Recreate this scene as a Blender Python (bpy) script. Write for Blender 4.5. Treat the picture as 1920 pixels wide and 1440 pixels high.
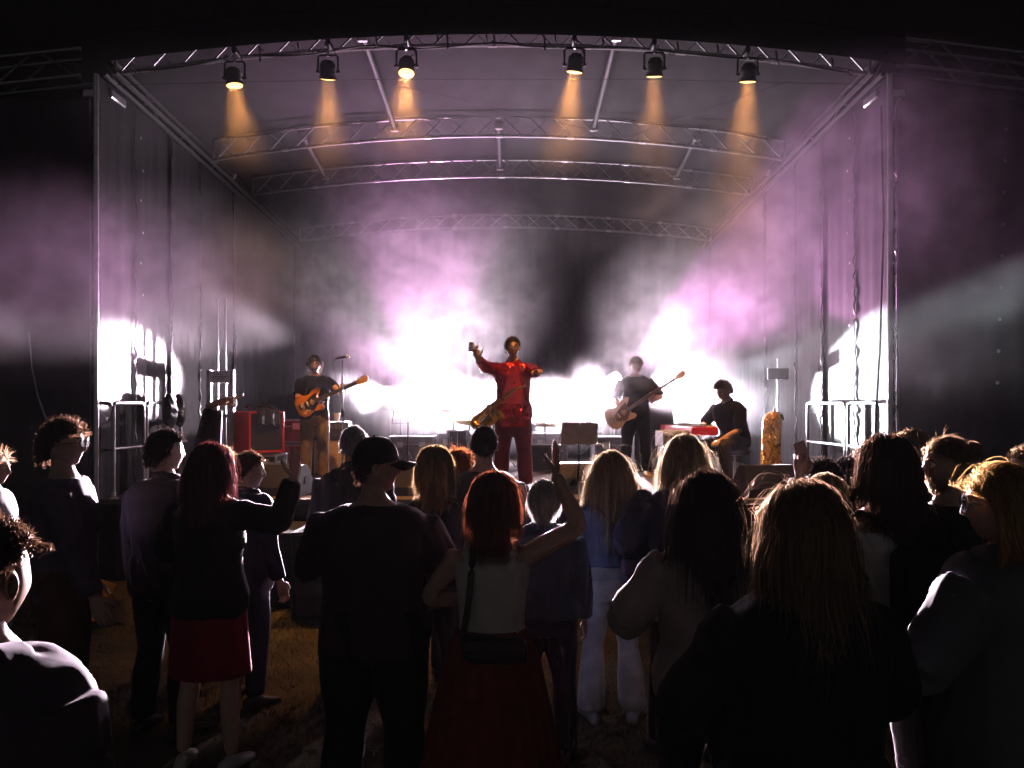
# Night concert on an open-air stage: crowd in front, band, trusses, lamps and smoke.
import bpy, math, random, numpy as np
from mathutils import Vector, Matrix, Euler
random.seed(11); RNG = np.random.default_rng(11)
PI = math.pi
for o in list(bpy.data.objects): bpy.data.objects.remove(o)
sc = bpy.context.scene
COL = sc.collection
# ---------------------------------------------------------------- camera
EYE = 1.95; FPX = 1441.0; HY = 760.0          # eye height, focal length in photo pixels, horizon row
cam_data = bpy.data.cameras.new('camera'); cam = bpy.data.objects.new('camera', cam_data); COL.objects.link(cam)
cam.location = (0, 0, EYE); cam.rotation_euler = (math.radians(90), 0, 0)
cam_data.sensor_width = 36.0; cam_data.lens = FPX/1920*36; cam_data.shift_y = (HY-720)/1920
cam_data.clip_start = 0.05; cam_data.clip_end = 2000
sc.camera = cam
def P(px, py, d):            # measured point of the photograph at a known distance -> metres
    return ((px-960)/FPX*d, d, EYE-(py-HY)/FPX*d)
# ---------------------------------------------------------------- world: night sky
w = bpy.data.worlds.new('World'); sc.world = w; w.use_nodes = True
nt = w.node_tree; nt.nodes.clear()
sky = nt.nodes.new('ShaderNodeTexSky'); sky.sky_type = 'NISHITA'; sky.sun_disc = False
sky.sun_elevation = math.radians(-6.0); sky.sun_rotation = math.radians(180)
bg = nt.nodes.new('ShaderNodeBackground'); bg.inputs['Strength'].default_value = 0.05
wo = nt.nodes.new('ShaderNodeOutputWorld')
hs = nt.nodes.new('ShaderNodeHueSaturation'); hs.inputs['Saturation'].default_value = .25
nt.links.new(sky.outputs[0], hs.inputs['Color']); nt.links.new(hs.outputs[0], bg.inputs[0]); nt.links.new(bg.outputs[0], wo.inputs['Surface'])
# ---------------------------------------------------------------- view and render settings
sc.view_settings.view_transform = 'Standard'; sc.view_settings.look = 'None'
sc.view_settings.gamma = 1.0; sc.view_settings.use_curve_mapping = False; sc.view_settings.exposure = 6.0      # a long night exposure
sc.render.engine = 'CYCLES'
cy = sc.cycles
cy.use_denoising = True
try: cy.denoiser = 'OPENIMAGEDENOISE'
except Exception: pass
cy.max_bounces = 4; cy.diffuse_bounces = 2; cy.glossy_bounces = 2; cy.transmission_bounces = 4
cy.volume_bounces = 0; cy.transparent_max_bounces = 6
cy.caustics_reflective = False; cy.caustics_refractive = False
cy.sample_clamp_indirect = .06; cy.sample_clamp_direct = 0.0
cy.volume_step_rate = 10.0; cy.volume_max_steps = 64
cy.use_light_tree = False
cy.use_adaptive_sampling = True; cy.adaptive_threshold = .0035; cy.adaptive_min_samples = 56
# ---------------------------------------------------------------- materials
MATS = {}
def mat(name, col, rough=.6, metal=0., var=.0, vscale=8., bump=0., bscale=40., spec=.5, trans=0., emit=None, estr=0., sheen=0., stretch=None):
    if name in MATS: return MATS[name]
    m = bpy.data.materials.new(name); m.use_nodes = True; t = m.node_tree
    b = t.nodes['Principled BSDF']; out = t.nodes['Material Output']
    b.inputs['Base Color'].default_value = (*col, 1); b.inputs['Roughness'].default_value = rough
    b.inputs['Metallic'].default_value = metal; b.inputs['Specular IOR Level'].default_value = spec
    if sheen: b.inputs['Sheen Weight'].default_value = sheen
    if trans: b.inputs['Transmission Weight'].default_value = trans
    if emit: b.inputs['Emission Color'].default_value = (*emit, 1); b.inputs['Emission Strength'].default_value = estr
    tc = t.nodes.new('ShaderNodeTexCoord'); vec = tc.outputs['Object']
    if stretch:
        mp = t.nodes.new('ShaderNodeMapping'); mp.inputs['Scale'].default_value = stretch
        t.links.new(vec, mp.inputs[0]); vec = mp.outputs[0]
    if var:
        n = t.nodes.new('ShaderNodeTexNoise'); n.inputs['Scale'].default_value = vscale; n.inputs['Detail'].default_value = 4
        r = t.nodes.new('ShaderNodeMapRange'); r.inputs[1].default_value = .3; r.inputs[2].default_value = .7
        r.inputs[3].default_value = 1-var; r.inputs[4].default_value = 1+var
        mx = t.nodes.new('ShaderNodeMix'); mx.data_type = 'RGBA'; mx.blend_type = 'MULTIPLY'; mx.inputs[0].default_value = 1
        mx.inputs[6].default_value = (*col, 1)
        t.links.new(vec, n.inputs['Vector']); t.links.new(n.outputs[0], r.inputs[0])
        t.links.new(r.outputs[0], mx.inputs[7]); t.links.new(mx.outputs[2], b.inputs['Base Color'])
    if bump:
        n2 = t.nodes.new('ShaderNodeTexNoise'); n2.inputs['Scale'].default_value = bscale; n2.inputs['Detail'].default_value = 3
        bp = t.nodes.new('ShaderNodeBump'); bp.inputs['Strength'].default_value = bump; bp.inputs['Distance'].default_value = .01
        t.links.new(vec, n2.inputs['Vector']); t.links.new(n2.outputs[0], bp.inputs['Height']); t.links.new(bp.outputs[0], b.inputs['Normal'])
    MATS[name] = m; return m
def cloth(name, col, **k):
    k.setdefault('rough', .85); k.setdefault('spec', .25); k.setdefault('var', .18); k.setdefault('vscale', 14); k.setdefault('bump', .12); k.setdefault('bscale', 18); k.setdefault('sheen', .02)
    return mat(name, col, **k)
def hair_mat(name, col):
    if name in MATS: return MATS[name]
    m = bpy.data.materials.new(name); m.use_nodes = True; t = m.node_tree; t.nodes.clear()
    o = t.nodes.new('ShaderNodeOutputMaterial'); d = t.nodes.new('ShaderNodeBsdfDiffuse'); tr = t.nodes.new('ShaderNodeBsdfTranslucent'); g = t.nodes.new('ShaderNodeBsdfGlossy')
    at = t.nodes.new('ShaderNodeTexCoord'); n = t.nodes.new('ShaderNodeTexNoise'); n.inputs['Scale'].default_value = 60; n.inputs['Detail'].default_value = 2
    mp = t.nodes.new('ShaderNodeMapping'); mp.inputs['Scale'].default_value = (1, 1, .08); t.links.new(at.outputs['Object'], mp.inputs[0]); t.links.new(mp.outputs[0], n.inputs['Vector'])
    cr = t.nodes.new('ShaderNodeValToRGB'); cr.color_ramp.elements[0].position = .3; cr.color_ramp.elements[1].position = .72
    cr.color_ramp.elements[0].color = (*[c*.55 for c in col], 1); cr.color_ramp.elements[1].color = (*[min(1, c*1.5) for c in col], 1)
    t.links.new(n.outputs[0], cr.inputs[0])
    t.links.new(cr.outputs[0], d.inputs[0]); t.links.new(cr.outputs[0], tr.inputs[0])
    g.inputs['Roughness'].default_value = .38; g.inputs['Color'].default_value = (*[min(1, .06+c*1.3) for c in col], 1)
    m1 = t.nodes.new('ShaderNodeMixShader'); m1.inputs[0].default_value = .6; m2 = t.nodes.new('ShaderNodeMixShader'); m2.inputs[0].default_value = .2
    t.links.new(d.outputs[0], m1.inputs[1]); t.links.new(tr.outputs[0], m1.inputs[2]); t.links.new(m1.outputs[0], m2.inputs[1]); t.links.new(g.outputs[0], m2.inputs[2])
    t.links.new(m2.outputs[0], o.inputs['Surface']); MATS[name] = m; return m
ALU = mat('brushed_aluminium', (.32, .32, .34), .44, 1., .12, 20)
STEEL = mat('galvanised_steel', (.5, .5, .52), .38, 1., .15, 12)
BLACKMETAL = mat('black_coated_metal', (.012, .012, .013), .42, 0, .2, 20)
RUBBER = mat('black_rubber', (.012, .012, .012), .7)
CHROME = mat('chrome', (.8, .8, .82), .12, 1.)
SCRIM = mat('black_scrim_cloth', (.011, .0105, .0125), .72, 0, .35, 16, .55, 60, spec=.22, stretch=(1, 1, .12))
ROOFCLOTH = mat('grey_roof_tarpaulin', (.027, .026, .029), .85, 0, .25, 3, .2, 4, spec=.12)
# ---------------------------------------------------------------- mesh helpers
def V(*a): return np.array(a, float)
def unit(v): v = np.asarray(v, float); return v/(np.linalg.norm(v)+1e-12)
def frame(d, up=(0, 0, 1)):
    d = unit(d); u = np.asarray(up, float)
    if abs(np.dot(d, u)) > .97: u = V(0, 1, 0) if abs(d[1]) < .9 else V(1, 0, 0)
    x = unit(np.cross(u, d)); return x, unit(np.cross(d, x)), d      # side, up, forward
class MB:
    def __init__(s): s.v = []; s.f = []; s.n = 0; s.m = []; s.cm = 0
    def add(s, v, f):
        v = np.asarray(v, float).reshape(-1, 3); s.v.append(v)
        s.f += [tuple(i+s.n for i in q) for q in f]; s.m += [s.cm]*len(f); s.n += len(v); return s
    def box(s, c, d, R=None, bev=0.):
        x, y, z = [k/2 for k in d]
        if bev:
            b = min(bev, x*.9, y*.9, z*.9); pts = []
            for sz in (-1, 1):
                for sx, sy in ((-1, -1), (1, -1), (1, 1), (-1, 1)):
                    pts.append([(sx*(x-b), sy*(y-b), sz*z), (sx*(x-b), sy*y, sz*(z-b)), (sx*x, sy*(y-b), sz*(z-b))])
            v = np.array(pts).reshape(-1, 3)
            I = lambda k, j: k*3+j
            f = [(I(3, 0), I(2, 0), I(1, 0), I(0, 0)), (I(4, 0), I(5, 0), I(6, 0), I(7, 0)),
                 (I(0, 1), I(1, 1), I(5, 1), I(4, 1)), (I(2, 1), I(3, 1), I(7, 1), I(6, 1)),
                 (I(1, 2), I(2, 2), I(6, 2), I(5, 2)), (I(3, 2), I(0, 2), I(4, 2), I(7, 2)),
                 (I(0, 0), I(1, 0), I(1, 1), I(0, 1)), (I(2, 0), I(3, 0), I(3, 1), I(2, 1)), (I(1, 0), I(2, 0), I(2, 2), I(1, 2)), (I(3, 0), I(0, 0), I(0, 2), I(3, 2)),
                 (I(5, 0), I(4, 0), I(4, 1), I(5, 1)), (I(7, 0), I(6, 0), I(6, 1), I(7, 1)), (I(6, 0), I(5, 0), I(5, 2), I(6, 2)), (I(4, 0), I(7, 0), I(7, 2), I(4, 2)),
                 (I(0, 1), I(4, 1), I(4, 2), I(0, 2)), (I(5, 1), I(1, 1), I(1, 2), I(5, 2)), (I(2, 1), I(6, 1), I(6, 2), I(2, 2)), (I(7, 1), I(3, 1), I(3, 2), I(7, 2))]
            for k in range(4): f.append((I(k, 0), I(k, 1), I(k, 2))); f.append((I(k+4, 0), I(k+4, 2), I(k+4, 1)))
        else:
            v = np.array([(a*x, b*y, e*z) for e in (-1, 1) for a, b in ((-1, -1), (1, -1), (1, 1), (-1, 1))])
            f = [(3, 2, 1, 0), (4, 5, 6, 7), (0, 1, 5, 4), (1, 2, 6, 5), (2, 3, 7, 6), (3, 0, 4, 7)]
        if R is not None: v = v @ np.array(R).T
        return s.add(v+np.asarray(c, float), f)
    def loft(s, rings, cap=True, closed=False):
        n = len(rings[0]); k = len(rings); v = np.concatenate([np.asarray(r, float) for r in rings]); f = []
        for i in range(k if closed else k-1):
            a, b = i*n, ((i+1) % k)*n
            f += [(a+j, a+(j+1) % n, b+(j+1) % n, b+j) for j in range(n)]
        if cap and not closed: f.append(tuple(reversed(range(n)))); f.append(tuple(range((k-1)*n, k*n)))
        return s.add(v, f)
    def tube(s, pts, r, n=8, ry=None, up=(0, 0, 1), cap=True, closed=False):
        pts = np.asarray(pts, float); k = len(pts); r = np.broadcast_to(np.asarray(r, float), (k,)); ry = r if ry is None else np.broadcast_to(np.asarray(ry, float), (k,))
        a = np.arange(n)*2*PI/n; rings = []
        for i in range(k):
            if closed: d = pts[(i+1) % k]-pts[i-1]
            else: d = pts[min(i+1, k-1)]-pts[max(i-1, 0)]
            x, u, _ = frame(d, up)
            rings.append(pts[i]+np.outer(np.cos(a)*r[i], x)+np.outer(np.sin(a)*ry[i], u))
        return s.loft(rings, cap, closed)
    def lathe(s, prof, n=16, M=None, cap=True):     # prof: (radius, z)
        a = np.arange(n)*2*PI/n; rings = []
        for r, z in prof:
            p = np.stack([np.cos(a)*r, np.sin(a)*r, np.full(n, z)], 1)
            if M is not None: p = p @ np.array(M)[:3, :3].T+np.array(M)[:3, 3]
            rings.append(p)
        return s.loft(rings, cap)
    def cyl(s, a, b, r, n=12, r2=None): return s.tube([a, b], [r, r if r2 is None else r2], n)
    def sphere(s, c, r, nu=14, nv=10):
        r = np.broadcast_to(np.asarray(r, float), (3,)); rings = []
        for i in range(1, nv):
            t = PI*i/nv-PI/2; a = np.arange(nu)*2*PI/nu
            rings.append(np.stack([np.cos(a)*math.cos(t)*r[0], np.sin(a)*math.cos(t)*r[1], np.full(nu, math.sin(t)*r[2])], 1)+np.asarray(c, float))
        return s.loft(rings)
    def prism(s, poly, z0, z1, M=None):      # poly in xy, extruded along z, M places it
        p = np.array(poly, float); n = len(p); v = np.concatenate([np.c_[p, np.full(n, z0)], np.c_[p, np.full(n, z1)]])
        if M is not None: v = v @ np.array(M)[:3, :3].T+np.array(M)[:3, 3]
        f = [(j, (j+1) % n, n+(j+1) % n, n+j) for j in range(n)]+[tuple(reversed(range(n))), tuple(range(n, 2*n))]
        return s.add(v, f)
    def mesh(s, name, smooth=True, angle=.7):
        me = bpy.data.meshes.new(name); v = np.concatenate(s.v) if s.v else np.zeros((0, 3))
        me.from_pydata(v.tolist(), [], s.f)
        if any(s.m): me.polygons.foreach_set('material_index', s.m)
        if smooth:
            me.polygons.foreach_set('use_smooth', [True]*len(me.polygons))
            if angle:
                try: me.set_sharp_from_angle(angle=angle)
                except Exception: pass
        me.update(); return me
    def build(s, name, m, parent=None, smooth=True, angle=.7, world=False):
        if world and parent is not None:
            off = np.array(parent.location)
            if parent.parent is not None: off = off+np.array(parent.parent.location)
            s.v = [v-off for v in s.v]
        return link(name, s.mesh(name, smooth, angle), m, parent)
def link(name, me, m, parent=None):
    o = bpy.data.objects.new(name, me); COL.objects.link(o)
    if m is not None and not me.materials:
        for q in (m if isinstance(m, (list, tuple)) else [m]): me.materials.append(q)
    if parent is not None: o.parent = parent
    return o
def tag(o, label, cat, group=None):
    o['label'] = label; o['category'] = cat
    if group: o['group'] = group
    return o
def thing(name, label, cat, loc=(0, 0, 0), rz=0., group=None):
    o = bpy.data.objects.new(name, None); COL.objects.link(o); o.empty_display_size = .1
    o.location = tuple(loc); o.rotation_euler = (0, 0, rz); return tag(o, label, cat, group)
def dup(root, loc, rz, label, group=None):
    r = root.copy(); COL.objects.link(r); r.location = tuple(loc); r.rotation_euler = (0, 0, rz); r['label'] = label
    if group: r['group'] = group
    for ch in list(root.children):
        c = ch.copy(); COL.objects.link(c); c.parent = r
        for g in list(ch.children): d = g.copy(); COL.objects.link(d); d.parent = c
    return r
def structure(o): o['kind'] = 'structure'; return o
def rotz(a): c, s_ = math.cos(a), math.sin(a); return np.array([[c, -s_, 0], [s_, c, 0], [0, 0, 1]])
def aim(loc, target):            # 4x4 whose +Z looks from loc to target
    x, u, d = frame(np.asarray(target, float)-np.asarray(loc, float)); M = np.eye(4); M[:3, 0] = x; M[:3, 1] = u; M[:3, 2] = d; M[:3, 3] = loc; return M
# ================================================================ the place: ground and stage
SF, SB, DECK = 8.55, 16.3, .9            # stage front and back (metres from the camera), deck height
XL, XR = -4.6, 4.19; XC = -.21           # side walls and middle of the stage
GROUND = mat('trodden_lawn_soil', (.06, .052, .022), .95, 0, .5, 3, .8, 30)
m = MB(); n = 24
gx = np.linspace(-60, 60, n+1); gy = np.linspace(-25, 95, n+1)
m.add([(x, y, 0) for y in gy for x in gx], [(j*(n+1)+i, j*(n+1)+i+1, (j+1)*(n+1)+i+1, (j+1)*(n+1)+i) for j in range(n) for i in range(n)])
structure(m.build('ground', GROUND))
# stage deck: panels on a black steel frame
DECKM = mat('grey_brown_stage_plywood', (.13, .115, .105), .5, 0, .3, 5, .15, 60)
deck = thing('stage_deck', 'wide raised concert stage deck of grey brown plywood panels', 'stage', (XC, SF, 0))
pw, pd = (XR-XL)/5, (SB-SF)/8
pm = MB().box((0, 0, 0), (pw-.006, pd-.006, .05), bev=.004).mesh('deck_panel', False)
for i in range(5):
    for j in range(8):
        o = link('deck_panel', pm, DECKM, deck); o.location = (XL+pw*(i+.5)-XC, pd*(j+.5), DECK-.025)
m = MB().box((0, .04, DECK-.115), (XR-XL, .06, .12)); m.build('front_beam', BLACKMETAL, deck)
for i in range(6):
    MB().cyl((XL-XC+.05+i*(XR-XL-.1)/5, .15, 0), (XL-XC+.05+i*(XR-XL-.1)/5, .15, DECK-.06), .03).build('leg', STEEL, deck)
m = MB(); k = 160; xs = np.linspace(XL-XC, XR-XC, k); yy = -.02+.018*np.sin(xs*26)+.01*np.sin(xs*61+1)
m.add([(x, y, z) for z, s_ in ((.01, 1.3), (DECK-.06, .6)) for x, y in zip(xs, (yy+.02)*s_-.02)], [(i, i+1, k+i+1, k+i) for i in range(k-1)])
o = m.build('skirt', cloth('black_stage_skirt', (.014, .014, .016)), deck)
m = MB().box((0, .012, DECK+.002), (XR-XL, .05, .012)); m.build('edge_trim', mat('worn_wood_edge', (.34, .26, .19), .6, 0, .3, 9), deck)
# ---------------------------------------------------------------- curtains
def curtain(name, label, p0, p1, z0, z1, fold=.03, k=120, rows=10, m_=SCRIM, seed=0, wob=None, thing_=True, wl=.42):
    p0, p1 = V(*p0, 0), V(*p1, 0); L = np.linalg.norm(p1-p0); nrm = unit(np.cross(p1-p0, (0, 0, 1))); rng = np.random.default_rng(seed)
    u = np.linspace(0, 1, k); zz = np.linspace(0, 1, rows)
    ph = rng.uniform(0, 6, 5); v = []
    for z in zz:
        f = fold*(np.sin(u*L/wl*2*PI+ph[0]+.6*z)*.55+np.sin(u*L/wl*4.3*PI+ph[1]-1.2*z)*.3+np.sin(u*L*1.3+ph[2]+z*2)*.5)*(1-.35*z)
        if wob: f = f+wob(u, z)
        q = p0+np.outer(u, p1-p0)+np.outer(f, nrm); q[:, 2] = z0+(z1-z0)*z; v.append(q)
    mb = MB(); mb.add(np.concatenate(v), [(j*k+i, j*k+i+1, (j+1)*k+i+1, (j+1)*k+i) for j in range(rows-1) for i in range(k-1)])
    return mb
ROOFZ = lambda y: 5.98-(y-SF)*.045        # height of the roof edge above the ground, falling to the back
back = curtain('b', '', (XL, SB), (XR, SB), DECK-.05, 5.9, .05, 260, 12, seed=3)
tag(back.build('backdrop_curtain', cloth('black_molton', (.022, .02, .024)), angle=None), 'wide black cloth backdrop hanging across the rear of the stage', 'curtain')
WALLZ = 5.62
for side, X, lab in ((-1, XL, 'left'), (1, XR, 'right')):
    t = thing('side_curtain', 'tall black scrim curtain walling the %s side of the stage' % lab, 'curtain', (X, SF, 0), 0, 'scrim curtains on the stage sides')
    ys = [SF+.02, 9.35, 10.35, 11.3, 12.7, 14.4, SB-.05]
    for i in range(6):
        c = curtain('c', '', (X+.02*(i % 2)*side, ys[i]), (X+.02*(i % 2)*side, ys[i+1]+.04), DECK-.3, WALLZ, .009, 46, 14, seed=20+i+(side > 0)*9, wl=.5)
        c.build('cloth_panel', SCRIM, t, angle=None, world=True)
    # gathered, crumpled hems where two panels are laced together
    for i in range(1, 5):
        mb = MB(); rng = np.random.default_rng(40+i+9*(side > 0)); zz = np.linspace(DECK-.2, WALLZ-.1, 90)
        pts = np.stack([np.full(90, X-side*.022)+rng.normal(0, .008, 90), ys[i]+rng.normal(0, .012, 90)+.006*np.sin(zz*2), zz], 1)
        mb.tube(pts, .006+.026*rng.random(90)**2, 6, .003+.008*rng.random(90), up=(1, 0, 0))
        mb.build('laced_hem', mat('shiny_black_hem', (.05, .048, .052), .22, 0, .2, 20, spec=.8), t, angle=None, world=True)
    # eyelets
    for i, zz in enumerate(np.linspace(1.4, 5.2, 11)):
        mb = MB(); a = np.arange(8)*2*PI/8; mb.tube(np.stack([np.full(8, X-side*.085), ys[1]+.06*(i % 2)+.012*np.cos(a), zz+.012*np.sin(a)], 1), .004, 5, closed=True)
        mb.build('eyelet', STEEL, t, world=True)
# PA wings: big black cloths left and right of the opening
for side, x0, x1, lab in ((-1, XL-.12, XL-4.6, 'left'), (1, XR+.12, XR+4.6, 'right')):
    t = thing('wing_curtain', 'broad black wing cloth hanging beside the stage opening on the %s' % lab, 'curtain', (x0, SF+.02, 0), 0, 'wing cloths beside the stage')
    WC = cloth('black_wing_gauze', (.03, .028, .034))
    for i in range(3):
        a, b = x0+(x1-x0)*i/3, x0+(x1-x0)*(i+1)/3
        curtain('w', '', (a, SF+.02+.015*(i % 2)), (b, SF+.02+.015*(i % 2)), .1, 5.35+.28*i*0, .03, 60, 12, seed=60+i+5*(side > 0), wl=.6).build('cloth_panel', WC, t, angle=None, world=True)
        for q, zz in enumerate(np.linspace(2.2, 5.0, 9)):
            mb = MB(); aa = np.arange(8)*2*PI/8; xx = x0+(x1-x0)*(.235 if i == 0 else i/3)+side*.012*q
            mb.tube(np.stack([xx+.014*np.cos(aa), np.full(8, SF-.06), zz+.014*np.sin(aa)], 1), .006, 5, closed=True); mb.build('eyelet', STEEL, t, world=True)
# ---------------------------------------------------------------- trusses
TR = .025
def arc_truss(name, label, y, x0, x1, zend, rise, hgt=.29, dep=.25, bays=22, group='arched roof trusses', full=True, flip=0):
    t = thing(name, label, 'truss', ((x0+x1)/2, y, zend), 0, group); xm = (x0+x1)/2; hw = (x1-x0)/2
    zf = lambda x: zend+rise*(1-((x-xm)/hw)**2)
    xs = np.linspace(x0, x1, 33)
    for dz in (0, hgt): MB().tube([(x, y, zf(x)+dz) for x in xs], TR, 8).build('chord', ALU, t, world=True)
    for i in range(bays):
        xa, xb = x0+(x1-x0)*(i+.1)/bays, x0+(x1-x0)*(i+.9)/bays
        if i >= bays/2: xa, xb = xb, xa
        MB().cyl((xa, y, zf(xa)), (xb, y, zf(xb)+hgt), .011, 6).build('brace', ALU, t, world=True)
        MB().cyl((xb, y+.03, zf(xb)), (xa, y+.03, zf(xa)+hgt), .005, 5).build('counter_brace', ALU, t, world=True)
    for x in (x0, x1): MB().cyl((x, y, zf(x)), (x, y, zf(x)+hgt), .018, 8).build('end_post', ALU, t, world=True)
    for k in range(1, 8):                                           # couplers
        x = x0+(x1-x0)*k/8
        for dz in (0, hgt): MB().cyl((x-.05, y, zf(x-.05)+dz), (x+.05, y, zf(x+.05)+dz), .031, 8).build('coupler', STEEL, t, world=True)
    return t, zf
TRUSS = {}
TRUSS[0] = arc_truss('roof_truss', 'foremost arched aluminium truss spanning the stage opening, carrying six lamps', 8.68, XL+.12, XR-.15, 5.69, .33, .27, .25, 24)
TRUSS[1] = arc_truss('roof_truss', 'second arched aluminium truss from the front under the stage roof', 11.41, XL+.17, XR-.14, 5.59, .36)
TRUSS[2] = arc_truss('roof_truss', 'third arched aluminium truss from the front under the stage roof', 13.1, XL+.18, XR-.11, 5.54, .31)
TRUSS[3] = arc_truss('roof_truss', 'rearmost and smallest looking arched aluminium truss near the backdrop', 15.9, XL+.22, XR-.07, 5.35, .28, .26)
# purlins: tubes running from front to back between the trusses
for x, a, b, lab in ((-1.72, 0, 1, 'left of the two front'), (1.2, 0, 1, 'right of the two front'), (-3.15, 1, 2, 'leftmost of the three middle'), (-.2, 1, 2, 'central one of the three middle'), (2.78, 1, 2, 'rightmost of the three middle')):
    ya, yb = (8.68, 11.41, 13.1, 15.9)[a], (8.68, 11.41, 13.1, 15.9)[b]
    t = thing('roof_purlin', 'aluminium roof purlin tube, %s ones joining the arched trusses' % lab, 'purlin', (x, ya, TRUSS[a][1](x)+.2), 0, 'roof purlins')
    MB().cyl((x, ya+.16, TRUSS[a][1](x)+.22), (x, yb-.16, TRUSS[b][1](x)+.12), .04, 10).build('tube', mat('dull_roof_tube', (.045, .045, .05), .6, .5), t, world=True)
    for yy, zz in ((ya+.16, TRUSS[a][1](x)+.22), (yb-.16, TRUSS[b][1](x)+.12)): MB().box((x, yy, zz), (.12, .06, .13), bev=.01).build('bracket', STEEL, t, world=True)
# roof tarpaulin
m = MB(); nx, ny = 40, 16
ys = np.linspace(SF-.1, SB+.1, ny); v = []
for j, y in enumerate(ys):
    x = np.linspace(XL-.15, XR+.15, nx); q = (x-XC)/(4.55)
    z = ROOFZ(y)+.34*(1-q**2)+.03+.02*np.sin(y*3.7)*np.cos(x*1.3)
    v.append(np.stack([x, np.full(nx, y), z], 1))
f = [(j*nx+i, (j+1)*nx+i, (j+1)*nx+i+1, j*nx+i+1) for j in range(ny-1) for i in range(nx-1)]
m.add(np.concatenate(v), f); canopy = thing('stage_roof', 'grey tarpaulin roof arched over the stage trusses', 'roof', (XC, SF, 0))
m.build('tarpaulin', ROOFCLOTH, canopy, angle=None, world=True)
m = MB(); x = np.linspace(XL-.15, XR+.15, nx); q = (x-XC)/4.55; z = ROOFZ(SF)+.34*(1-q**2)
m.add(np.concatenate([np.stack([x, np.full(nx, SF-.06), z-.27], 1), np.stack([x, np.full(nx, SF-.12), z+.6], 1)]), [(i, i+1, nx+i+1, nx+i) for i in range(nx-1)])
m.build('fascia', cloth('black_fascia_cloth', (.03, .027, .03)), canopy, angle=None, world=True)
for i, px in enumerate((820, 838, 912, 926, 1020, 1041, 1130, 486, 558, 705, 1345, 1455, 1270, 1560)):    # loose tie straps under the front edge
    xx = (px-960)/FPX*8.5; zt = TRUSS[0][1](xx); L = .06+.1*((i*37) % 10)/10
    MB().tube([(xx, 8.5, zt+.03), (xx+.012, 8.5, zt-L*.5), (xx-.02+.03*(i % 3), 8.5, zt-L)], .011, 5, .004).build('tie_strap', RUBBER, canopy, world=True)
# outrigger trusses to the PA wings
def straight_truss(label, a, b, hgt=.3, dep=.25, bays=6):
    a, b = V(*a), V(*b); t = thing('wing_truss', label, 'truss', a, 0, 'wing trusses beside the roof'); up = V(0, 0, hgt); dy = V(0, dep/2, 0)
    for s_ in (-1, 1):
        for q in (0, 1): MB().cyl(a+dy*s_+up*q, b+dy*s_+up*q, TR).build('chord', ALU, t, world=True)
        for i in range(bays):
            p, r = a+(b-a)*(i+.08)/bays, a+(b-a)*(i+.92)/bays
            if i % 2: p, r = r, p
            MB().cyl(p+dy*s_, r+dy*s_+up, .012, 6).build('brace', ALU, t, world=True)
    return t
straight_truss('straight aluminium truss jutting out left of the stage roof corner', P(-330, 205, 8.7), P(162, 150, 8.7))
straight_truss('straight aluminium truss jutting out right of the stage roof corner', P(1672, 130, 8.7), P(2250, 200, 8.7), bays=8)
# corner towers, and the masts further back
def tower(label, x, y, h, w=.22, group='roof support towers'):
    t = thing('roof_tower', label, 'tower', (x, y, 0), 0, group)
    for sx in (-1, 1):
        for sy in (-1, 1): MB().cyl((sx*w/2, sy*w/2, .05), (sx*w/2, sy*w/2, h), .022).build('chord', ALU, t)
    nb = int(h/.45)
    for i in range(nb):
        z0, z1 = .1+(h-.15)*i/nb, .1+(h-.15)*(i+1)/nb
        s_ = 1 if i % 2 else -1
        for sy in (-1, 1): MB().cyl((-s_*w/2, sy*w/2, z0), (s_*w/2, sy*w/2, z1), .01, 6).build('brace', ALU, t)
        for sx in (-1, 1): MB().cyl((sx*w/2, -s_*w/2, z0), (sx*w/2, s_*w/2, z1), .01, 6).build('brace', ALU, t)
    MB().box((0, 0, .025), (.5, .5, .05), bev=.01).build('base_plate', STEEL, t)
    MB().box((0, 0, h+.02), (.34, .34, .1), bev=.015).build('head_block', STEEL, t)
    return t
tower('front left roof tower of aluminium truss behind the scrim curtain edge', XL-.14, 8.95, 5.5)
tower('front right roof tower of aluminium truss behind the scrim curtain edge', XR+.14, 8.95, 5.5)
# bright corner pipes at the front edges of the scrims
for x, lab in ((XL-.01, 'left'), (XR+.0, 'right')):
    o = MB().cyl((x, SF-.03, .02), (x, SF-.03, 5.62), .03, 10).build('corner_pole', STEEL)
    tag(o, 'slim upright pole at the %s front corner of the stage opening' % lab, 'pole', 'corner poles')
# eave beams along the top of the side walls
for x, lab in ((XL+.06, 'left'), (XR-.06, 'right')):
    t = thing('eave_beam', 'dark eave beam sloping back along the top of the %s stage wall' % lab, 'beam', (x, SF, 5.6), 0, 'eave beams')
    for dx, dz in ((0, 0), (.12, .02), (.0, .24)):
        MB().cyl((x-np.sign(x)*dx, SF, 5.64+dz), (x-np.sign(x)*dx, SB, 5.3+dz), .03, 8).build('chord', BLACKMETAL, t, world=True)
    for i in range(14):
        y = SF+.3+i*.54; z = 5.64-(y-SF)*.044
        MB().cyl((x, y, z), (x, y+.4*(1 if i % 2 else -1), z+.23), .012, 6).build('brace', BLACKMETAL, t, world=True)
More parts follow.
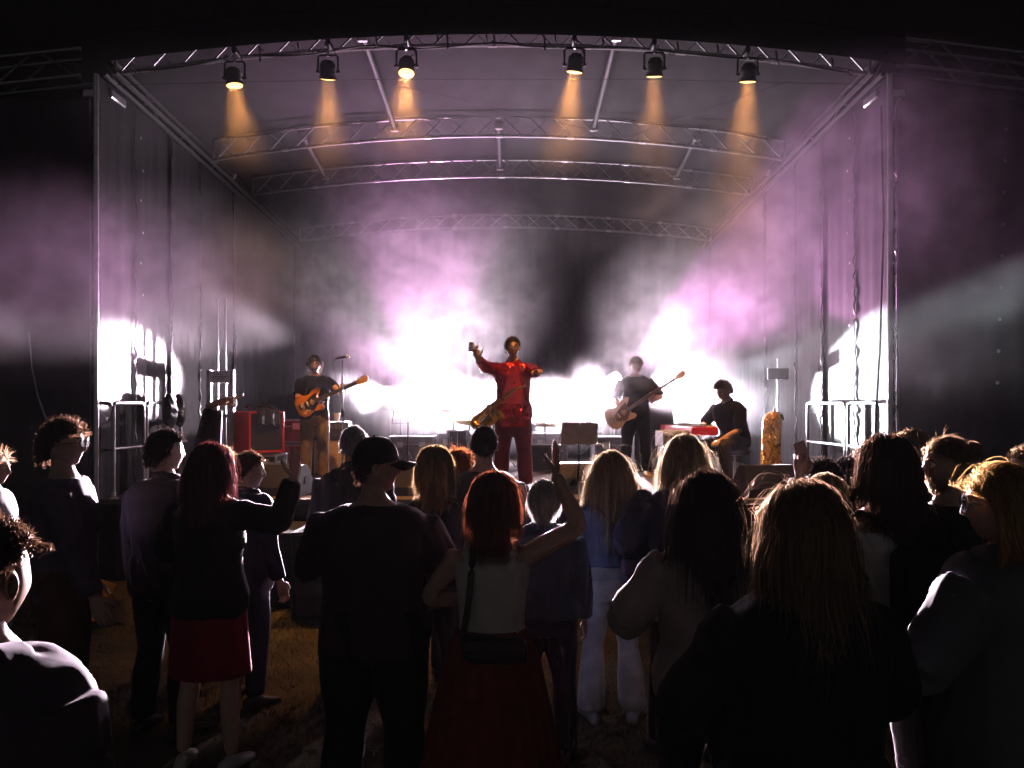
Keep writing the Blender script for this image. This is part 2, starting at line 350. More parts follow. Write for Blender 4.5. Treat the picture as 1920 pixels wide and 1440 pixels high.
# ================================================================ lamps
def spot(name, loc, target, power, col, cone, blend, parent=None, size=.06):
    d = bpy.data.lights.new(name, 'SPOT'); d.energy = power/64; d.color = col; d.spot_size = math.radians(cone); d.spot_blend = blend; d.shadow_soft_size = size
    o = bpy.data.objects.new(name, d); COL.objects.link(o)
    loc = V(*loc); q = Vector(V(*target)-loc).to_track_quat('-Z', 'Y')
    if parent is not None: o.parent = parent; loc = loc-np.array(parent.location)
    o.location = tuple(loc); o.rotation_mode = 'QUATERNION'; o.rotation_quaternion = q
    return o
AMBER = (1., .40, .09)
LENS_W = mat('lamp_lens_amber', (.9, .6, .3), .3, emit=(1., .42, .1), estr=.1)
def par_can(label, x, lens_px_y, tilt, power, y=8.45):
    zt = TRUSS[0][1](x); zl = EYE-(lens_px_y-HY)/FPX*y; g = .76
    t = thing('par_lamp', label, 'lamp', (x, y, zl), 0, 'amber lamps hanging from the front truss')
    R = np.array(Euler((math.radians(tilt[1]), math.radians(tilt[0]), 0)).to_matrix()); M = np.eye(4); M[:3, :3] = R*g
    MB().lathe([(.118, 0), (.122, .012), (.122, .03), (.112, .04), (.112, .17), (.105, .2), (.07, .245), (.03, .255)], 20, M).build('housing', BLACKMETAL, t)
    MB().lathe([(.128, -.004), (.128, .012), (.118, .012), (.118, -.004)], 20, M, cap=False).build('rim', BLACKMETAL, t)
    MB().lathe([(.112, -.006), (.06, -.016), (.01, -.02)], 20, M).build('lens', LENS_W, t)
    for q in range(5): MB().lathe([(.1125, .06+.022*q), (.118, .065+.022*q), (.118, .069+.022*q), (.1125, .074+.022*q)], 20, M, cap=False).build('cooling_fin', BLACKMETAL, t)
    yk = MB(); yk.tube([(-.11, 0, .08), (-.11, 0, .24), (-.09, 0, .26), (.09, 0, .26), (.11, 0, .24), (.11, 0, .08)], .011, 6, .005, up=(0, 1, 0)); yk.build('yoke', BLACKMETAL, t)
    for s_ in (-1, 1): MB().cyl((s_*.085, 0, .08), (s_*.13, 0, .08), .019).build('yoke_knob', BLACKMETAL, t)
    top = max(.3, zt-zl-.02)
    MB().cyl((0, .0, .25), (0, .0, top), .012).build('hanger', STEEL, t)
    cl = MB(); cl.box((0, .05, top), (.05, .15, .07), bev=.01); cl.build('clamp', BLACKMETAL, t)
    MB().tube([(.04, 0, .18), (.1, .02, .22), (.06, .03, top-.06), (.02, .05, top)], .006, 6).build('cable', RUBBER, t)
    MB().tube([(-.08, 0, .26), (-.1, .03, .3), (-.05, .06, top-.02), (-.02, .08, top+.03)], .0035, 5).build('safety_wire', STEEL, t)
    d = R @ V(0, 0, -1); L = bpy.data.lights.new('par_light', 'AREA'); L.shape = 'DISK'; L.size = .15; L.spread = math.radians(48); L.energy = power*.028/64; L.color = AMBER
    lo = bpy.data.objects.new('par_light', L); COL.objects.link(lo); lo.parent = t; lo.location = tuple(d*.03); lo.rotation_mode = 'QUATERNION'; lo.rotation_quaternion = Vector(d).to_track_quat('-Z', 'Y')
    return t
PARS = [(440, 160, (-7, 2), 1.), (615, 148, (5, 24), 1.3), (762, 137, (0, -13), 1.1), (1077, 135, (7, 15), 1.3), (1227, 143, (-1, 20), .8), (1402, 153, (0, 17), 1.2)]
PLAB = ['leftmost amber lamp on the front truss, near the corner', 'second amber lamp from the left on the front truss', 'third amber lamp from the left, with the faintest beam',
        'third amber lamp from the right, with the brightest beam', 'second amber lamp from the right on the front truss', 'rightmost amber lamp on the front truss, near the corner']
PARP = 640
for (px, py, tl, k), lb in zip(PARS, PLAB): par_can(lb, (px-960)/FPX*8.45, py, tl, PARP*k)
# ---------------------------------------------------------------- moving heads along the rear of the stage
LENS_C = mat('lamp_lens_white', (.9, .9, .9), .3, emit=(1., .93, 1.), estr=1.)
def moving_head(label, loc, target, stand=True):
    x, y, z = loc; t = thing('moving_head_lamp', label, 'lamp', (x, y, DECK), 0, 'stage lamps along the backdrop')
    h = z-DECK; M = aim((0, 0, h), V(*target)-V(x, y, DECK))
    MB().lathe([(.05, -.2), (.11, -.17), (.135, -.05), (.14, .12), (.125, .13)], 18, M).build('head', BLACKMETAL, t)
    MB().lathe([(.118, .128), (.07, .14), (.01, .142)], 18, M).build('lens', LENS_C, t)
    MB().tube([(-.17, 0, h), (-.17, 0, h-.2), (-.14, 0, h-.24), (.14, 0, h-.24), (.17, 0, h-.2), (.17, 0, h)], .03, 6, .022, up=(0, 1, 0)).build('yoke', BLACKMETAL, t)
    MB().box((0, 0, h-.31), (.34, .3, .13), bev=.02).build('base', BLACKMETAL, t)
    if h > .7:
        MB().cyl((0, 0, .1), (0, 0, h-.37), .022).build('stand_pole', BLACKMETAL, t)
        for k in range(3):
            a = k*2*PI/3+.5; MB().cyl((0, 0, .3), (.42*math.cos(a), .42*math.sin(a), .0), .014).build('leg', BLACKMETAL, t)
    return t
PINK = (1., .38, .86); WHITE = (1., .78, .92); COOL = (.86, .93, 1.)
def lamp(label, px, py, d, beams):
    loc = V(*P(px, py, d)); tg = V(*beams[0][0]); t = moving_head(label, loc, tg)
    for tgt, pw, col, cone, bl in beams:
        dr = unit(V(*tgt)-loc); spot('beam', loc+dr*.2, tgt, pw, col, cone, bl, t, .05)
SPILL = 1000
lamp('bright stage lamp on a stand left of the singer, throwing pink light upward', 795, 735, 15.0, [((-1.3, 11.2, 6.0), 1650, PINK, 50, .5), ((-1.5, 5, 2.0), SPILL, WHITE, 150, 1.)])
lamp('bright stage lamp on a stand aimed at the left scrim wall', 752, 748, 14.6, [((-4.6, 9.6, 2.35), 60000, WHITE, 13.5, .55)])
lamp('stage lamp left of the drums throwing a wide pink beam over the left crowd', 850, 730, 15.2, [((-4.2, 8.0, 3.25), 5200, PINK, 22, .7)])
lamp('bright stage lamp right of the singer throwing a pink beam up to the right', 1150, 712, 15.0, [((3.86, 8.7, 4.1), 6000, PINK, 23, .25), ((2, 5, 2.0), SPILL, WHITE, 150, 1.)])
lamp('low stage lamp behind the bassist aimed at the right scrim wall', 1112, 785, 15.0, [((4.5, 8.5, 2.25), 54000, COOL, 15, .14)])
lamp('stage lamp right behind the singer shining straight at the crowd', 1035, 735, 15.3, [((.8, 3, 1.5), 150000, WHITE, 19, .7), ((.5, 5, 2.0), SPILL, WHITE, 150, 1.)])
lamp('stage lamp behind the cymbals shining straight at the crowd', 880, 735, 15.4, [((-1.2, 3, 1.5), 145000, WHITE, 19, .7), ((-.8, 5, 2.0), SPILL, WHITE, 150, 1.)])
lamp('stage lamp between the bass player and the keyboards shining at the crowd', 1205, 720, 15.3, [((2.6, 3, 1.4), 140000, WHITE, 19, .7)])
lamp('stage lamp at the left end of the row shining at the crowd', 730, 735, 15.2, [((-3.0, 3, 1.5), 140000, WHITE, 19, .7)])
# ================================================================ people: one builder, every figure posed on its own
def vnoise(p, seed=0):          # smooth value noise, p (n,3) -> (n,)
    p = np.asarray(p, float); i = np.floor(p).astype(np.int64); f = p-i; f = f*f*(3-2*f); out = 0
    def h(a):
        x = (a[:, 0]*73856093) ^ (a[:, 1]*19349663) ^ (a[:, 2]*83492791) ^ (seed*2654435761)
        x = (x ^ (x >> 13))*1274126177 & 0x7fffffff; return ((x ^ (x >> 16)) & 0xffff)/65535.
    for dx in (0, 1):
        for dy in (0, 1):
            for dz in (0, 1):
                wgt = (f[:, 0] if dx else 1-f[:, 0])*(f[:, 1] if dy else 1-f[:, 1])*(f[:, 2] if dz else 1-f[:, 2])
                out = out+wgt*h(i+np.array([dx, dy, dz]))
    return out
def remesh(mb, voxel, smooth=3, wrinkle=0., seed=0, wsc=(9, 9, 5)):
    me = bpy.data.meshes.new('tmp'); me.from_pydata(np.concatenate(mb.v).tolist(), [], mb.f)
    ob = bpy.data.objects.new('tmp', me); COL.objects.link(ob)
    r = ob.modifiers.new('r', 'REMESH'); r.mode = 'VOXEL'; r.voxel_size = voxel; r.use_smooth_shade = True
    if smooth: s = ob.modifiers.new('s', 'SMOOTH'); s.factor = .5; s.iterations = smooth
    dg = bpy.context.evaluated_depsgraph_get(); ev = ob.evaluated_get(dg); res = bpy.data.meshes.new_from_object(ev)
    bpy.data.objects.remove(ob); bpy.data.meshes.remove(me)
    n = len(res.vertices); co = np.empty(n*3); res.vertices.foreach_get('co', co); co = co.reshape(-1, 3)
    if wrinkle:
        nr = np.empty(n*3); res.vertices.foreach_get('normal', nr); nr = nr.reshape(-1, 3)
        q = co*np.array(wsc)+seed*3.1; q = q+.9*np.stack([vnoise(q*.5+7, seed), vnoise(q*.5+17, seed), vnoise(q*.5+29, seed)], 1)
        q[:, 2] += .8*q[:, 0]
        a = 1-np.abs(2*vnoise(q, seed)-1)*1.6; b = vnoise(q*2.1+5, seed+1)-.5
        co = co+nr*(wrinkle*(a*.7+b*.5))[:, None]
    f = [tuple(p.vertices) for p in res.polygons]; bpy.data.meshes.remove(res)
    return co, f
def ring(c, rx, ry, n=20, e=2.4, R=None):
    a = np.arange(n)*2*PI/n; ca, sa = np.cos(a), np.sin(a)
    p = np.stack([np.sign(ca)*np.abs(ca)**(2/e)*rx, np.sign(sa)*np.abs(sa)**(2/e)*ry, np.zeros(n)], 1)
    if R is not None: p = p @ R.T
    return p+np.asarray(c, float)
def ik(S, W, a, b, hint):
    S, W = V(*S), V(*W); d = W-S; L = np.linalg.norm(d)
    if L > (a+b)*.995: W = S+d/L*(a+b)*.995; d = W-S; L = np.linalg.norm(d)
    x = (a*a-b*b+L*L)/(2*L); hh = math.sqrt(max(a*a-x*x, 1e-6)); u = d/L; q = V(*hint); q = unit(q-u*np.dot(q, u))
    return S+u*x+q*hh, W
def smoothpath(pts, rad, n=14):
    pts = np.asarray(pts, float); t = np.linspace(0, len(pts)-1, n); o = []; r = []
    for x in t:
        i = min(int(x), len(pts)-2); f = x-i; p0 = pts[max(i-1, 0)]; p1 = pts[i]; p2 = pts[i+1]; p3 = pts[min(i+2, len(pts)-1)]
        cr = .5*((2*p1)+(-p0+p2)*f+(2*p0-5*p1+4*p2-p3)*f*f+(-p0+3*p1-3*p2+p3)*f**3); o.append(p1*(1-f)*.55+p2*f*.55+cr*.45); r.append(rad[i]*(1-f)+rad[i+1]*f)
    return np.array(o), np.array(r)
# ---------------------------------------------------------------- head
HA = np.array([.077, .097, .118])
def head_shape(d, fem=False):
    d = d/np.linalg.norm(d, axis=1)[:, None]; p = d*HA; x, y, z = p[:, 0].copy(), p[:, 1].copy(), p[:, 2].copy()
    lo = np.clip(-z/.118, 0, 1); lo2 = lo*lo*(3-2*lo)
    x *= 1-(.30 if fem else .22)*lo2; back = y < 0
    y = np.where(back, y*(1-.42*lo2), y*(.94-.02*lo2)); hi = np.clip(z/.118, 0, 1); y = np.where(back, y*(1+.06*hi), y)
    g = lambda q, c, s_: np.exp(-((q-c)/s_)**2); fr = np.clip(y/.05, 0, 1); ax = np.abs(x)
    nose = g(x, 0, .0125)*np.where(z > -.03, np.clip((.03-z)/.06, 0, 1), np.clip(1-(-.03-z)/.014, 0, 1))
    y += fr*(.026*nose+.006*g(z, .03, .012)*np.clip(1-ax/.055, 0, 1)-.010*g(ax, .031, .013)*g(z, .008, .012)+.005*g(ax, .045, .018)*g(z, -.025, .02)
             + .008*g(x, 0, .024)*g(z, -.058, .011)-.007*g(x, 0, .022)*g(z, -.058, .0035)+(.009 if fem else .013)*g(x, 0, .026)*g(z, -.1, .016)+.003*g(x, 0, .05)*g(z, .06, .03))
    return np.stack([x, y, z], 1)
def head_grid(nu=52, nv=40):
    u = np.linspace(-1, 1, nu, endpoint=False); phi = PI*np.sign(u)*np.abs(u)**1.35; th = np.linspace(.06, PI-.06, nv); d = []
    for t in th: d.append(np.stack([np.sin(phi)*math.sin(t), np.cos(phi)*math.sin(t), np.full(nu, math.cos(t))], 1))
    d = np.concatenate(d); f = [(j*nu+(i+1) % nu, j*nu+i, (j+1)*nu+i, (j+1)*nu+(i+1) % nu) for j in range(nv-1) for i in range(nu)]
    f += [tuple(range(nu)), tuple(reversed(range((nv-1)*nu, nv*nu)))]
    return d, f
HG = head_grid()
def hairmask(p, line=.056, low=-.07, side=-.012):
    x, y, z = p[:, 0], p[:, 1], p[:, 2]; t = np.clip((y+.03)/.075, 0, 1); t = t*t*(3-2*t)
    lim = np.where(y > -.03, side*(1-t)+line*t, side+(low-side)*np.clip((-.03-y)/.035, 0, 1)); return z > lim
def add_head(mb, M, fem):
    d, f = HG; mb.add(head_shape(d, fem) @ M[:3, :3].T+M[:3, 3], f)
    for s_ in (-1, 1):                    # ears
        a = np.arange(12)*2*PI/12; rings = []
        for k, off in ((.35, -.008), (1., .004), (1.05, .012), (.8, .017), (.45, .009)):
            rings.append(np.stack([np.full(12, s_*(.0735+off)), -.012+np.cos(a)*.017*k+off*-.4, .0-.004+np.sin(a)*.031*k], 1))
        mb.loft([r @ M[:3, :3].T+M[:3, 3] for r in (rings if s_ > 0 else [q[::-1] for q in rings])])
# ---------------------------------------------------------------- hair: thin ribbons combed over the skull, falling by gravity
def fast_mesh(name, v, quads):
    me = bpy.data.meshes.new(name); me.vertices.add(len(v)); me.vertices.foreach_set('co', np.asarray(v, np.float32).ravel())
    q = np.asarray(quads, np.int32); me.loops.add(q.size); me.loops.foreach_set('vertex_index', q.ravel()); me.polygons.add(len(q))
    me.polygons.foreach_set('loop_start', np.arange(len(q), dtype=np.int32)*4); me.polygons.foreach_set('use_smooth', np.ones(len(q), bool)); me.update(calc_edges=True); return me
def ribbons(paths, width, center, rng):
    n, S, _ = paths.shape; t = np.gradient(paths, axis=1); t /= np.linalg.norm(t, axis=2, keepdims=True)+1e-9
    rad = paths-center; side = np.cross(t, rad); side /= np.linalg.norm(side, axis=2, keepdims=True)+1e-9
    tw = rng.normal(0, .5, (n, 1, 1)); nn = np.cross(side, t); side = side*np.cos(tw)+nn*np.sin(tw)
    tap = np.interp(np.linspace(0, 1, S), [0, .12, .65, 1], [.5, 1, .85, .12])[None, :, None]; wd = (width*rng.uniform(.55, 1.25, (n, 1, 1)))*tap/2
    v = np.stack([paths-side*wd, paths+side*wd], 2).reshape(-1, 3)
    b = (np.arange(n)[:, None]*S+np.arange(S-1)[None])*2; b = b.ravel(); q = np.stack([b, b+1, b+3, b+2], 1); return v, q
def grow_hair(M, rng, n=1500, length=.05, thick=.02, curl=0., seg=8, lift=.3, width=.004, part=0., line=.056, low=-.07, side=-.012, jitter=.25, body=None, wave=0., back=.35, taper_front=1., fall=.3, clump=0.):
    g = M[:3, :3].T @ V(0, 0, -1)
    d = rng.normal(size=(n*4, 3)); d /= np.linalg.norm(d, axis=1)[:, None]; p = head_shape(d); k = hairmask(p, line, low, side); d, p = d[k][:n], p[k][:n]; n = len(p)
    ax = HA+.004; nr = p/ax**2; nr /= np.linalg.norm(nr, axis=1)[:, None]
    sx = np.tanh((p[:, 0]-part)/.035); comb = np.stack([sx*.8*np.clip(1-np.abs(p[:, 0])/.09, .25, 1), np.full(n, -back), np.full(n, -.45)], 1)
    comb = comb-nr*np.sum(comb*nr, 1)[:, None]; comb /= np.linalg.norm(comb, axis=1)[:, None]+1e-9
    dr = comb*(1-lift)+nr*lift+rng.normal(0, jitter*.5, (n, 3)); dr /= np.linalg.norm(dr, axis=1)[:, None]
    Ls = length*(rng.uniform(.8, 1.12, n) if length < .2 else rng.uniform(.45, 1.1, n)**.6); ds = Ls/seg; lay = rng.uniform(0, 1, n)**.8*thick; q = p+nr*.002; path = [q.copy()]; ph = rng.uniform(0, 2*PI, n)
    if clump: ck = np.floor(ph*3); 
    bi = None
    if body is not None: bc, br = body; bc = M[:3, :3].T @ (bc-M[:3, 3]); RB = M[:3, :3]
    for i in range(seg):
        dr = dr*(1-fall)+g*fall+rng.normal(0, jitter*.16, (n, 3)); dr /= np.linalg.norm(dr, axis=1)[:, None]
        st = dr*ds[:, None]; q = q+st
        for a_, c_ in ((ax[None]+lay[:, None]*np.array([1, 1, .9]), np.zeros(3)),):
            r = np.linalg.norm((q-c_)/a_, axis=1); ins = r < 1; q[ins] = c_+(q-c_)[ins]/r[ins][:, None]
        if body is not None:
            w_ = (q-bc) @ RB.T; rr = np.linalg.norm(w_/(br+lay[:, None]*.6), axis=1); ins = rr < 1; q[ins] = bc+((w_[ins]/rr[ins][:, None]) @ RB)
        face = (q[:, 1] > .02) & (q[:, 2] < .06) & (q[:, 2] > -.16) & (np.abs(q[:, 0]) < .074)
        q[face, 0] = np.sign(q[face, 0]+1e-6)*(.074+lay[face]*.4)
        chk = (q[:, 1] > .018) & (q[:, 2] < .045) & (q[:, 2] > -.2); q[chk, 1] = .018+(q[chk, 1]-.018)*.45; q[chk, 0] = np.sign(q[chk, 0]+1e-6)*np.maximum(np.abs(q[chk, 0]), .079)
        path.append(q.copy())
    path = np.stack(path, 1)
    if curl or wave:
        t = np.linspace(0, 1, seg+1)[None]; u2 = np.cross(dr, nr); u2 /= np.linalg.norm(u2, axis=1)[:, None]+1e-9
        if curl: path = path+(np.cos(ph[:, None]+t*9)*curl*t)[..., None]*nr[:, None]+(np.sin(ph[:, None]+t*9)*curl*t)[..., None]*u2[:, None]
        if wave: path = path+(np.sin(ph[:, None]*.25+t*13)*wave*t)[..., None]*u2[:, None]
    v, f = ribbons(path, width, np.zeros(3), rng)
    return v @ M[:3, :3].T+M[:3, 3], f
def skull_cap(M, infl=.005, **k):
    d, f = HG; p = head_shape(d); m_ = hairmask(p, k.get('line', .056), k.get('low', -.07), k.get('side', -.012)); nr = p/HA**2; nr /= np.linalg.norm(nr, axis=1)[:, None]
    v = (p+nr*infl) @ M[:3, :3].T+M[:3, 3]; ff = [q for q in f if len(q) == 4 and all(m_[i] for i in q)]; return v, ff
def bun_strands(M, c, r, rng, n=260, width=.005, seg=9):
    ax = rng.normal(size=(n, 3)); ax /= np.linalg.norm(ax, axis=1)[:, None]; u = np.cross(ax, rng.normal(size=(n, 3))); u /= np.linalg.norm(u, axis=1)[:, None]; w_ = np.cross(ax, u)
    t = np.linspace(0, 2.4, seg)[None, :, None]; rr = r*rng.uniform(.8, 1.15, (n, 1, 1)); path = V(*c)+rr*(u[:, None]*np.cos(t)+w_[:, None]*np.sin(t))
    v, f = ribbons(path, width, V(*c), rng); return v @ M[:3, :3].T+M[:3, 3], f
# ---------------------------------------------------------------- hand
CURL = {'together': (.03, .03, .04, .05, .35), 'flat': (.06, .06, .06, .08, .15), 'relaxed': (.35, .42, .48, .52, .3), 'point': (.04, 1.25, 1.35, 1.4, .8), 'grip': (.95, 1.0, 1.05, 1.05, .75), 'wave': (.05, .12, .5, .75, .5), 'hold': (.7, .75, .8, .8, .5)}
def add_hand(mb, wrist, f, n, right, pose='relaxed', k=1.):
    f = unit(f); n = unit(V(*n)-f*np.dot(n, f)); t = np.cross(f, n) if right else np.cross(n, f); c = CURL[pose]; wrist = V(*wrist)
    rings = []; a = np.arange(12)*2*PI/12
    for s_, rx, rn in ((-.04, .026, .021), (0, .026, .019), (.03, .036, .019), (.065, .042, .016), (.088, .041, .0135), (.098, .036, .009)):
        rings.append(wrist+f*s_*k+np.outer(np.cos(a)*rx*k, t)+np.outer(np.sin(a)*rn*k, n))
    mb.loft(rings)
    for i, (o, L, r) in enumerate(((.03, .073, .0088), (.0105, .081, .0092), (-.0095, .074, .0087), (-.028, .058, .0077))):
        p = wrist+f*.088*k+t*o*k; ang = c[i]*.55; fan = t*(o*(1.2 if pose != 'together' else -.6)); pts = [p-f*.015*k, p]; d = unit(f+fan)
        for q, l in enumerate((.44, .31, .25)):
            dd = d*math.cos(ang)+n*math.sin(ang); p = p+dd*L*l*k; pts.append(p); ang += c[i]
        mb.tube(pts, [r*k*1.02, r*k*1.05, r*k, r*.9*k, r*.68*k], 7, up=tuple(t))
    p = wrist+t*.026*k+f*.018*k; d = unit(t*.85+f*.65+n*.25); d2 = unit(t*.45+f*.9+n*(.2+.6*c[4])); d3 = unit(t*(.3-.5*c[4])+f*.8+n*(.2+.9*c[4]))
    mb.tube([p-d*.01*k, p+d*.034*k, p+d*.034*k+d2*.032*k, p+d*.034*k+d2*.032*k+d3*.027*k], [.013*k, .0125*k, .0105*k, .007*k], 7)
# ---------------------------------------------------------------- the figure
SKIN = {'fair': mat('skin_fair', (.50, .32, .25), .5, 0, .1, 30, spec=.4), 'tan': mat('skin_tan', (.40, .24, .17), .5, 0, .1, 30, spec=.4)}
EYEW = mat('eye_white', (.75, .73, .7), .2); EYED = mat('dark_iris', (.02, .015, .012), .15); SHOE = mat('dark_shoe_leather', (.02, .018, .018), .5, 0, .2, 20)
LENSG = mat('clear_spectacle_glass', (.9, .92, .95), .03, trans=1.)
PEOPLE = {}
MALE = ((.79, .12, .10), (.86, .168, .118), (.95, .172, .12), (1.06, .155, .108), (1.20, .168, .118), (1.31, .182, .122), (1.395, .186, .105), (1.44, .150, .085), (1.475, .085, .07), (1.50, .06, .06), (1.555, .056, .058))
FEM = ((.79, .12, .10), (.86, .172, .122), (.95, .178, .125), (1.07, .138, .1), (1.20, .147, .11), (1.31, .16, .122), (1.39, .165, .096), (1.44, .125, .076), (1.475, .07, .06), (1.50, .05, .052), (1.56, .047, .05))
def person(label, loc, h, rz=0., fem=False, bw=1., lean=0., side=0., head=(0, 0, 0), arms=None, legs=None, stance=.05, top=None, bottom=None, hair=None, skin='fair', shoes=SHOE,
           eyes=False, glasses=None, voxel=.013, seed=1, z0=0., pelvis=None, name='person', group='people in the crowd', extra=None, hands=('relaxed', 'relaxed'), palms=(None, None), fdirs=(None, None), handscale=1.):
    rng = np.random.default_rng(seed); k = h/1.75; T = thing(name, label, 'person', (loc[0], loc[1], z0), rz, group); W2L = rotz(-rz)
    def loc_of(p): return W2L @ (V(*p)-V(loc[0], loc[1], z0))
    pel = V(0, 0, 0) if pelvis is None else V(*pelvis)       # shift of the hips (metres at 1.75 m)
    def bend(p):
        p = np.atleast_2d(np.asarray(p, float)).copy(); a = np.clip((p[:, 2]-.92)/.32, 0, 1); a = a*a*(3-2*a); al = lean*a; be = side*a
        z = p[:, 2]-.92; y = p[:, 1]; p[:, 1] = y*np.cos(al)+z*np.sin(al); z = -y*np.sin(al)+z*np.cos(al); x = p[:, 0]; p[:, 0] = x*np.cos(be)+z*np.sin(be); p[:, 2] = .92+z*np.cos(be)-x*np.sin(be); return p+pel
    prof = FEM if fem else MALE; sw = (.162 if fem else .18)*bw
    def torso(mb, z0_, z1_, inf, neckmul=1., flare=0.):
        zs = sorted(set([z0_, z1_]+[q[0] for q in prof if z0_ < q[0] < z1_]+list(np.linspace(z0_, z1_, 9)))); A = np.array(prof); rings = []
        for z in zs:
            rx = np.interp(z, A[:, 0], A[:, 1])*(bw if z < 1.45 else 1)+inf; ry = np.interp(z, A[:, 0], A[:, 2])*(.5+.5*bw)+inf
            if flare and z < 1.1: rx += flare*(1.1-z)/.3; ry += flare*(1.1-z)/.3
            if z < .86: rx = max(rx, .15*bw+inf)
            rings.append(bend(ring((0, .012*math.sin((z-.8)*4), z), rx, ry, 22, 2.5))*k)
        mb.loft(rings)
    hipx = .088*bw; J = {}
    for s_, nm in ((-1, 'L'), (1, 'R')):
        kn, an = (V(s_*(hipx+stance*.55), .025, .49), V(s_*(hipx+stance), -.02, .085)) if not legs or nm not in legs else (V(*legs[nm][0]), V(*legs[nm][1]))
        J['hip'+nm] = V(s_*hipx, 0, .90)+pel; J['knee'+nm] = kn; J['ank'+nm] = an; J['toe'+nm] = unit(V(s_*.25, 1, 0)) if not legs or nm not in legs or len(legs[nm]) < 3 else unit(V(*legs[nm][2]))
        S = bend((s_*sw, 0, 1.395))[0]; spec = (arms or {}).get(nm, None); hint = V(s_*.6, -.9, -.2)
        if spec is None: Wt = bend((s_*(sw+.085+.02*rng.random()), .05+.05*rng.random(), .84))[0]
        elif spec[0] == 'px': Wt = loc_of(P(*spec[1]))/k; hint = V(*spec[2]) if len(spec) > 2 else hint
        else: Wt = V(*spec[0]); hint = V(*spec[1]) if len(spec) > 1 else hint
        el, wr = ik(S, Wt, .285, .26, hint); J['sh'+nm] = S; J['el'+nm] = el; J['wr'+nm] = wr
    def leg(mb, s_, inf, r0=1., zcut=None, flare=0., up_=1.0, knee=0.):
        pts, rd = smoothpath([J['hip'+s_]+V(0, 0, .03), (J['hip'+s_]+J['knee'+s_])/2, J['knee'+s_], (J['knee'+s_]*.6+J['ank'+s_]*.4)-V(0, .012, 0), J['ank'+s_]+V(0, 0, .0)], [.092*bw, .082*bw, .058, .057, .038], 18)
        rd = rd+inf; 
        if flare: rd = rd+flare*np.clip((np.linspace(0, 1, 18)-.55)/.45, 0, 1)
        if zcut is not None: kk = int(18*zcut); pts, rd = pts[:kk], rd[:kk]
        mb.tube(pts*k, rd*k, 14, up=(0, 1, 0))
    def arm(mb, s_, inf, cut=1., flare=0., r=1.):
        pts, rd = smoothpath([J['sh'+s_]+V(0, 0, -.01), (J['sh'+s_]+J['el'+s_])/2, J['el'+s_], (J['el'+s_]*.65+J['wr'+s_]*.35), J['wr'+s_]], [.056*r, .048*r, .041*r, .041*r, .028*r], 20)
        tt = np.linspace(0, 1, 20); rd = rd+inf*(1-(.62 if cut > .9 else 0)*tt)+flare*tt; n_ = max(4, int(20*cut)); mb.tube(pts[:n_]*k, rd[:n_]*k, 12)
    # --- head
    piv = bend((0, .0, 1.505))[0]*k; R = np.array(Euler((0, 0, 0)).to_matrix()); yaw, pit, rol = head
    R = np.array((Matrix.Rotation(yaw, 3, 'Z') @ Matrix.Rotation(pit, 3, 'X') @ Matrix.Rotation(rol, 3, 'Y')).to_3x3()); hk = (k*.35+.65)*(.97 if fem else 1.)
    M = np.eye(4); M[:3, :3] = R*hk; M[:3, 3] = piv+R @ V(0, .018, .128*hk/1.0)+V(0, 0, (k-1)*.0)
    M[2, 3] += (1.75*k-.003)-(M[2, 3]+.118*hk) if abs(lean) < .05 and pelvis is None and abs(pit) < .2 else 0
    # --- body
    b = MB(); torso(b, .79, 1.50, 0.); b.tube([piv-V(0, .01, .06*k), piv+V(0, 0, .02), M[:3, 3]+R @ V(0, -.02, -.05)], [.062*k, .054*k, .052*k] if not fem else [.055*k, .046*k, .045*k], 14)
    for s_ in 'LR': leg(b, s_, 0.); arm(b, s_, 0.)
    v, f = remesh(b, voxel*(1.35 if eyes or (top or {}).get('sleeve', 1) == 0 else 1.9)*k, 4); B = MB().add(v, f)
    for s_, i in (('L', 0), ('R', 1)):
        fd = unit(J['wr'+s_]-J['el'+s_]) if fdirs[i] is None else unit(V(*fdirs[i])); pn = palms[i] if palms[i] is not None else (V(1, 0, 0) if s_ == 'L' else V(-1, 0, 0))
        add_hand(B, J['wr'+s_]*k, fd, pn, s_ == 'R', hands[i], handscale*k*(.92 if fem else 1.02))
    add_head(B, M, fem); B.build('body', SKIN[skin], T, angle=None)
    # --- eyes, glasses
    if eyes:
        for s_ in (-1, 1):
            e = MB(); e.sphere(M[:3, :3] @ V(s_*.031, .0755, .008)+M[:3, 3], .0125*hk, 12, 8); eo = e.build('eye', EYEW, T)
            MB().sphere(M[:3, :3] @ V(s_*.031, .0855, .007)+M[:3, 3], .0055*hk, 8, 6).build('iris', EYED, eo)
            MB().tube([M[:3, :3] @ V(s_*x, y, z)+M[:3, 3] for x, y, z in ((.014, .095, .027), (.03, .093, .033), (.047, .083, .028))], [.003, .0042, .002], 6).build('eyebrow', (hair or {}).get('mat', EYED), T)
    if glasses:
        go_ = MB(); a = np.arange(16)*2*PI/16; rx, rz_ = glasses.get('r', (.025, .02))
        for s_ in (-1, 1):
            c = V(s_*.031, .103, .006); go_.tube([(c+V(math.cos(q)*rx, -.004*math.cos(q)*s_, math.sin(q)*rz_)) @ M[:3, :3].T+M[:3, 3] for q in a], .0022, 5, closed=True)
            go_.tube([V(*q) @ M[:3, :3].T+M[:3, 3] for q in ((s_*.055, .1, .01), (s_*.076, .06, .01), (s_*.08, -.005, .006), (s_*.079, -.022, -.012))], .002, 5)
        go_.tube([V(*q) @ M[:3, :3].T+M[:3, 3] for q in ((-.007, .105, .01), (0, .109, .013), (.007, .105, .01))], .002, 5)
        gob = go_.build('glasses', glasses.get('mat', BLACKMETAL), T)
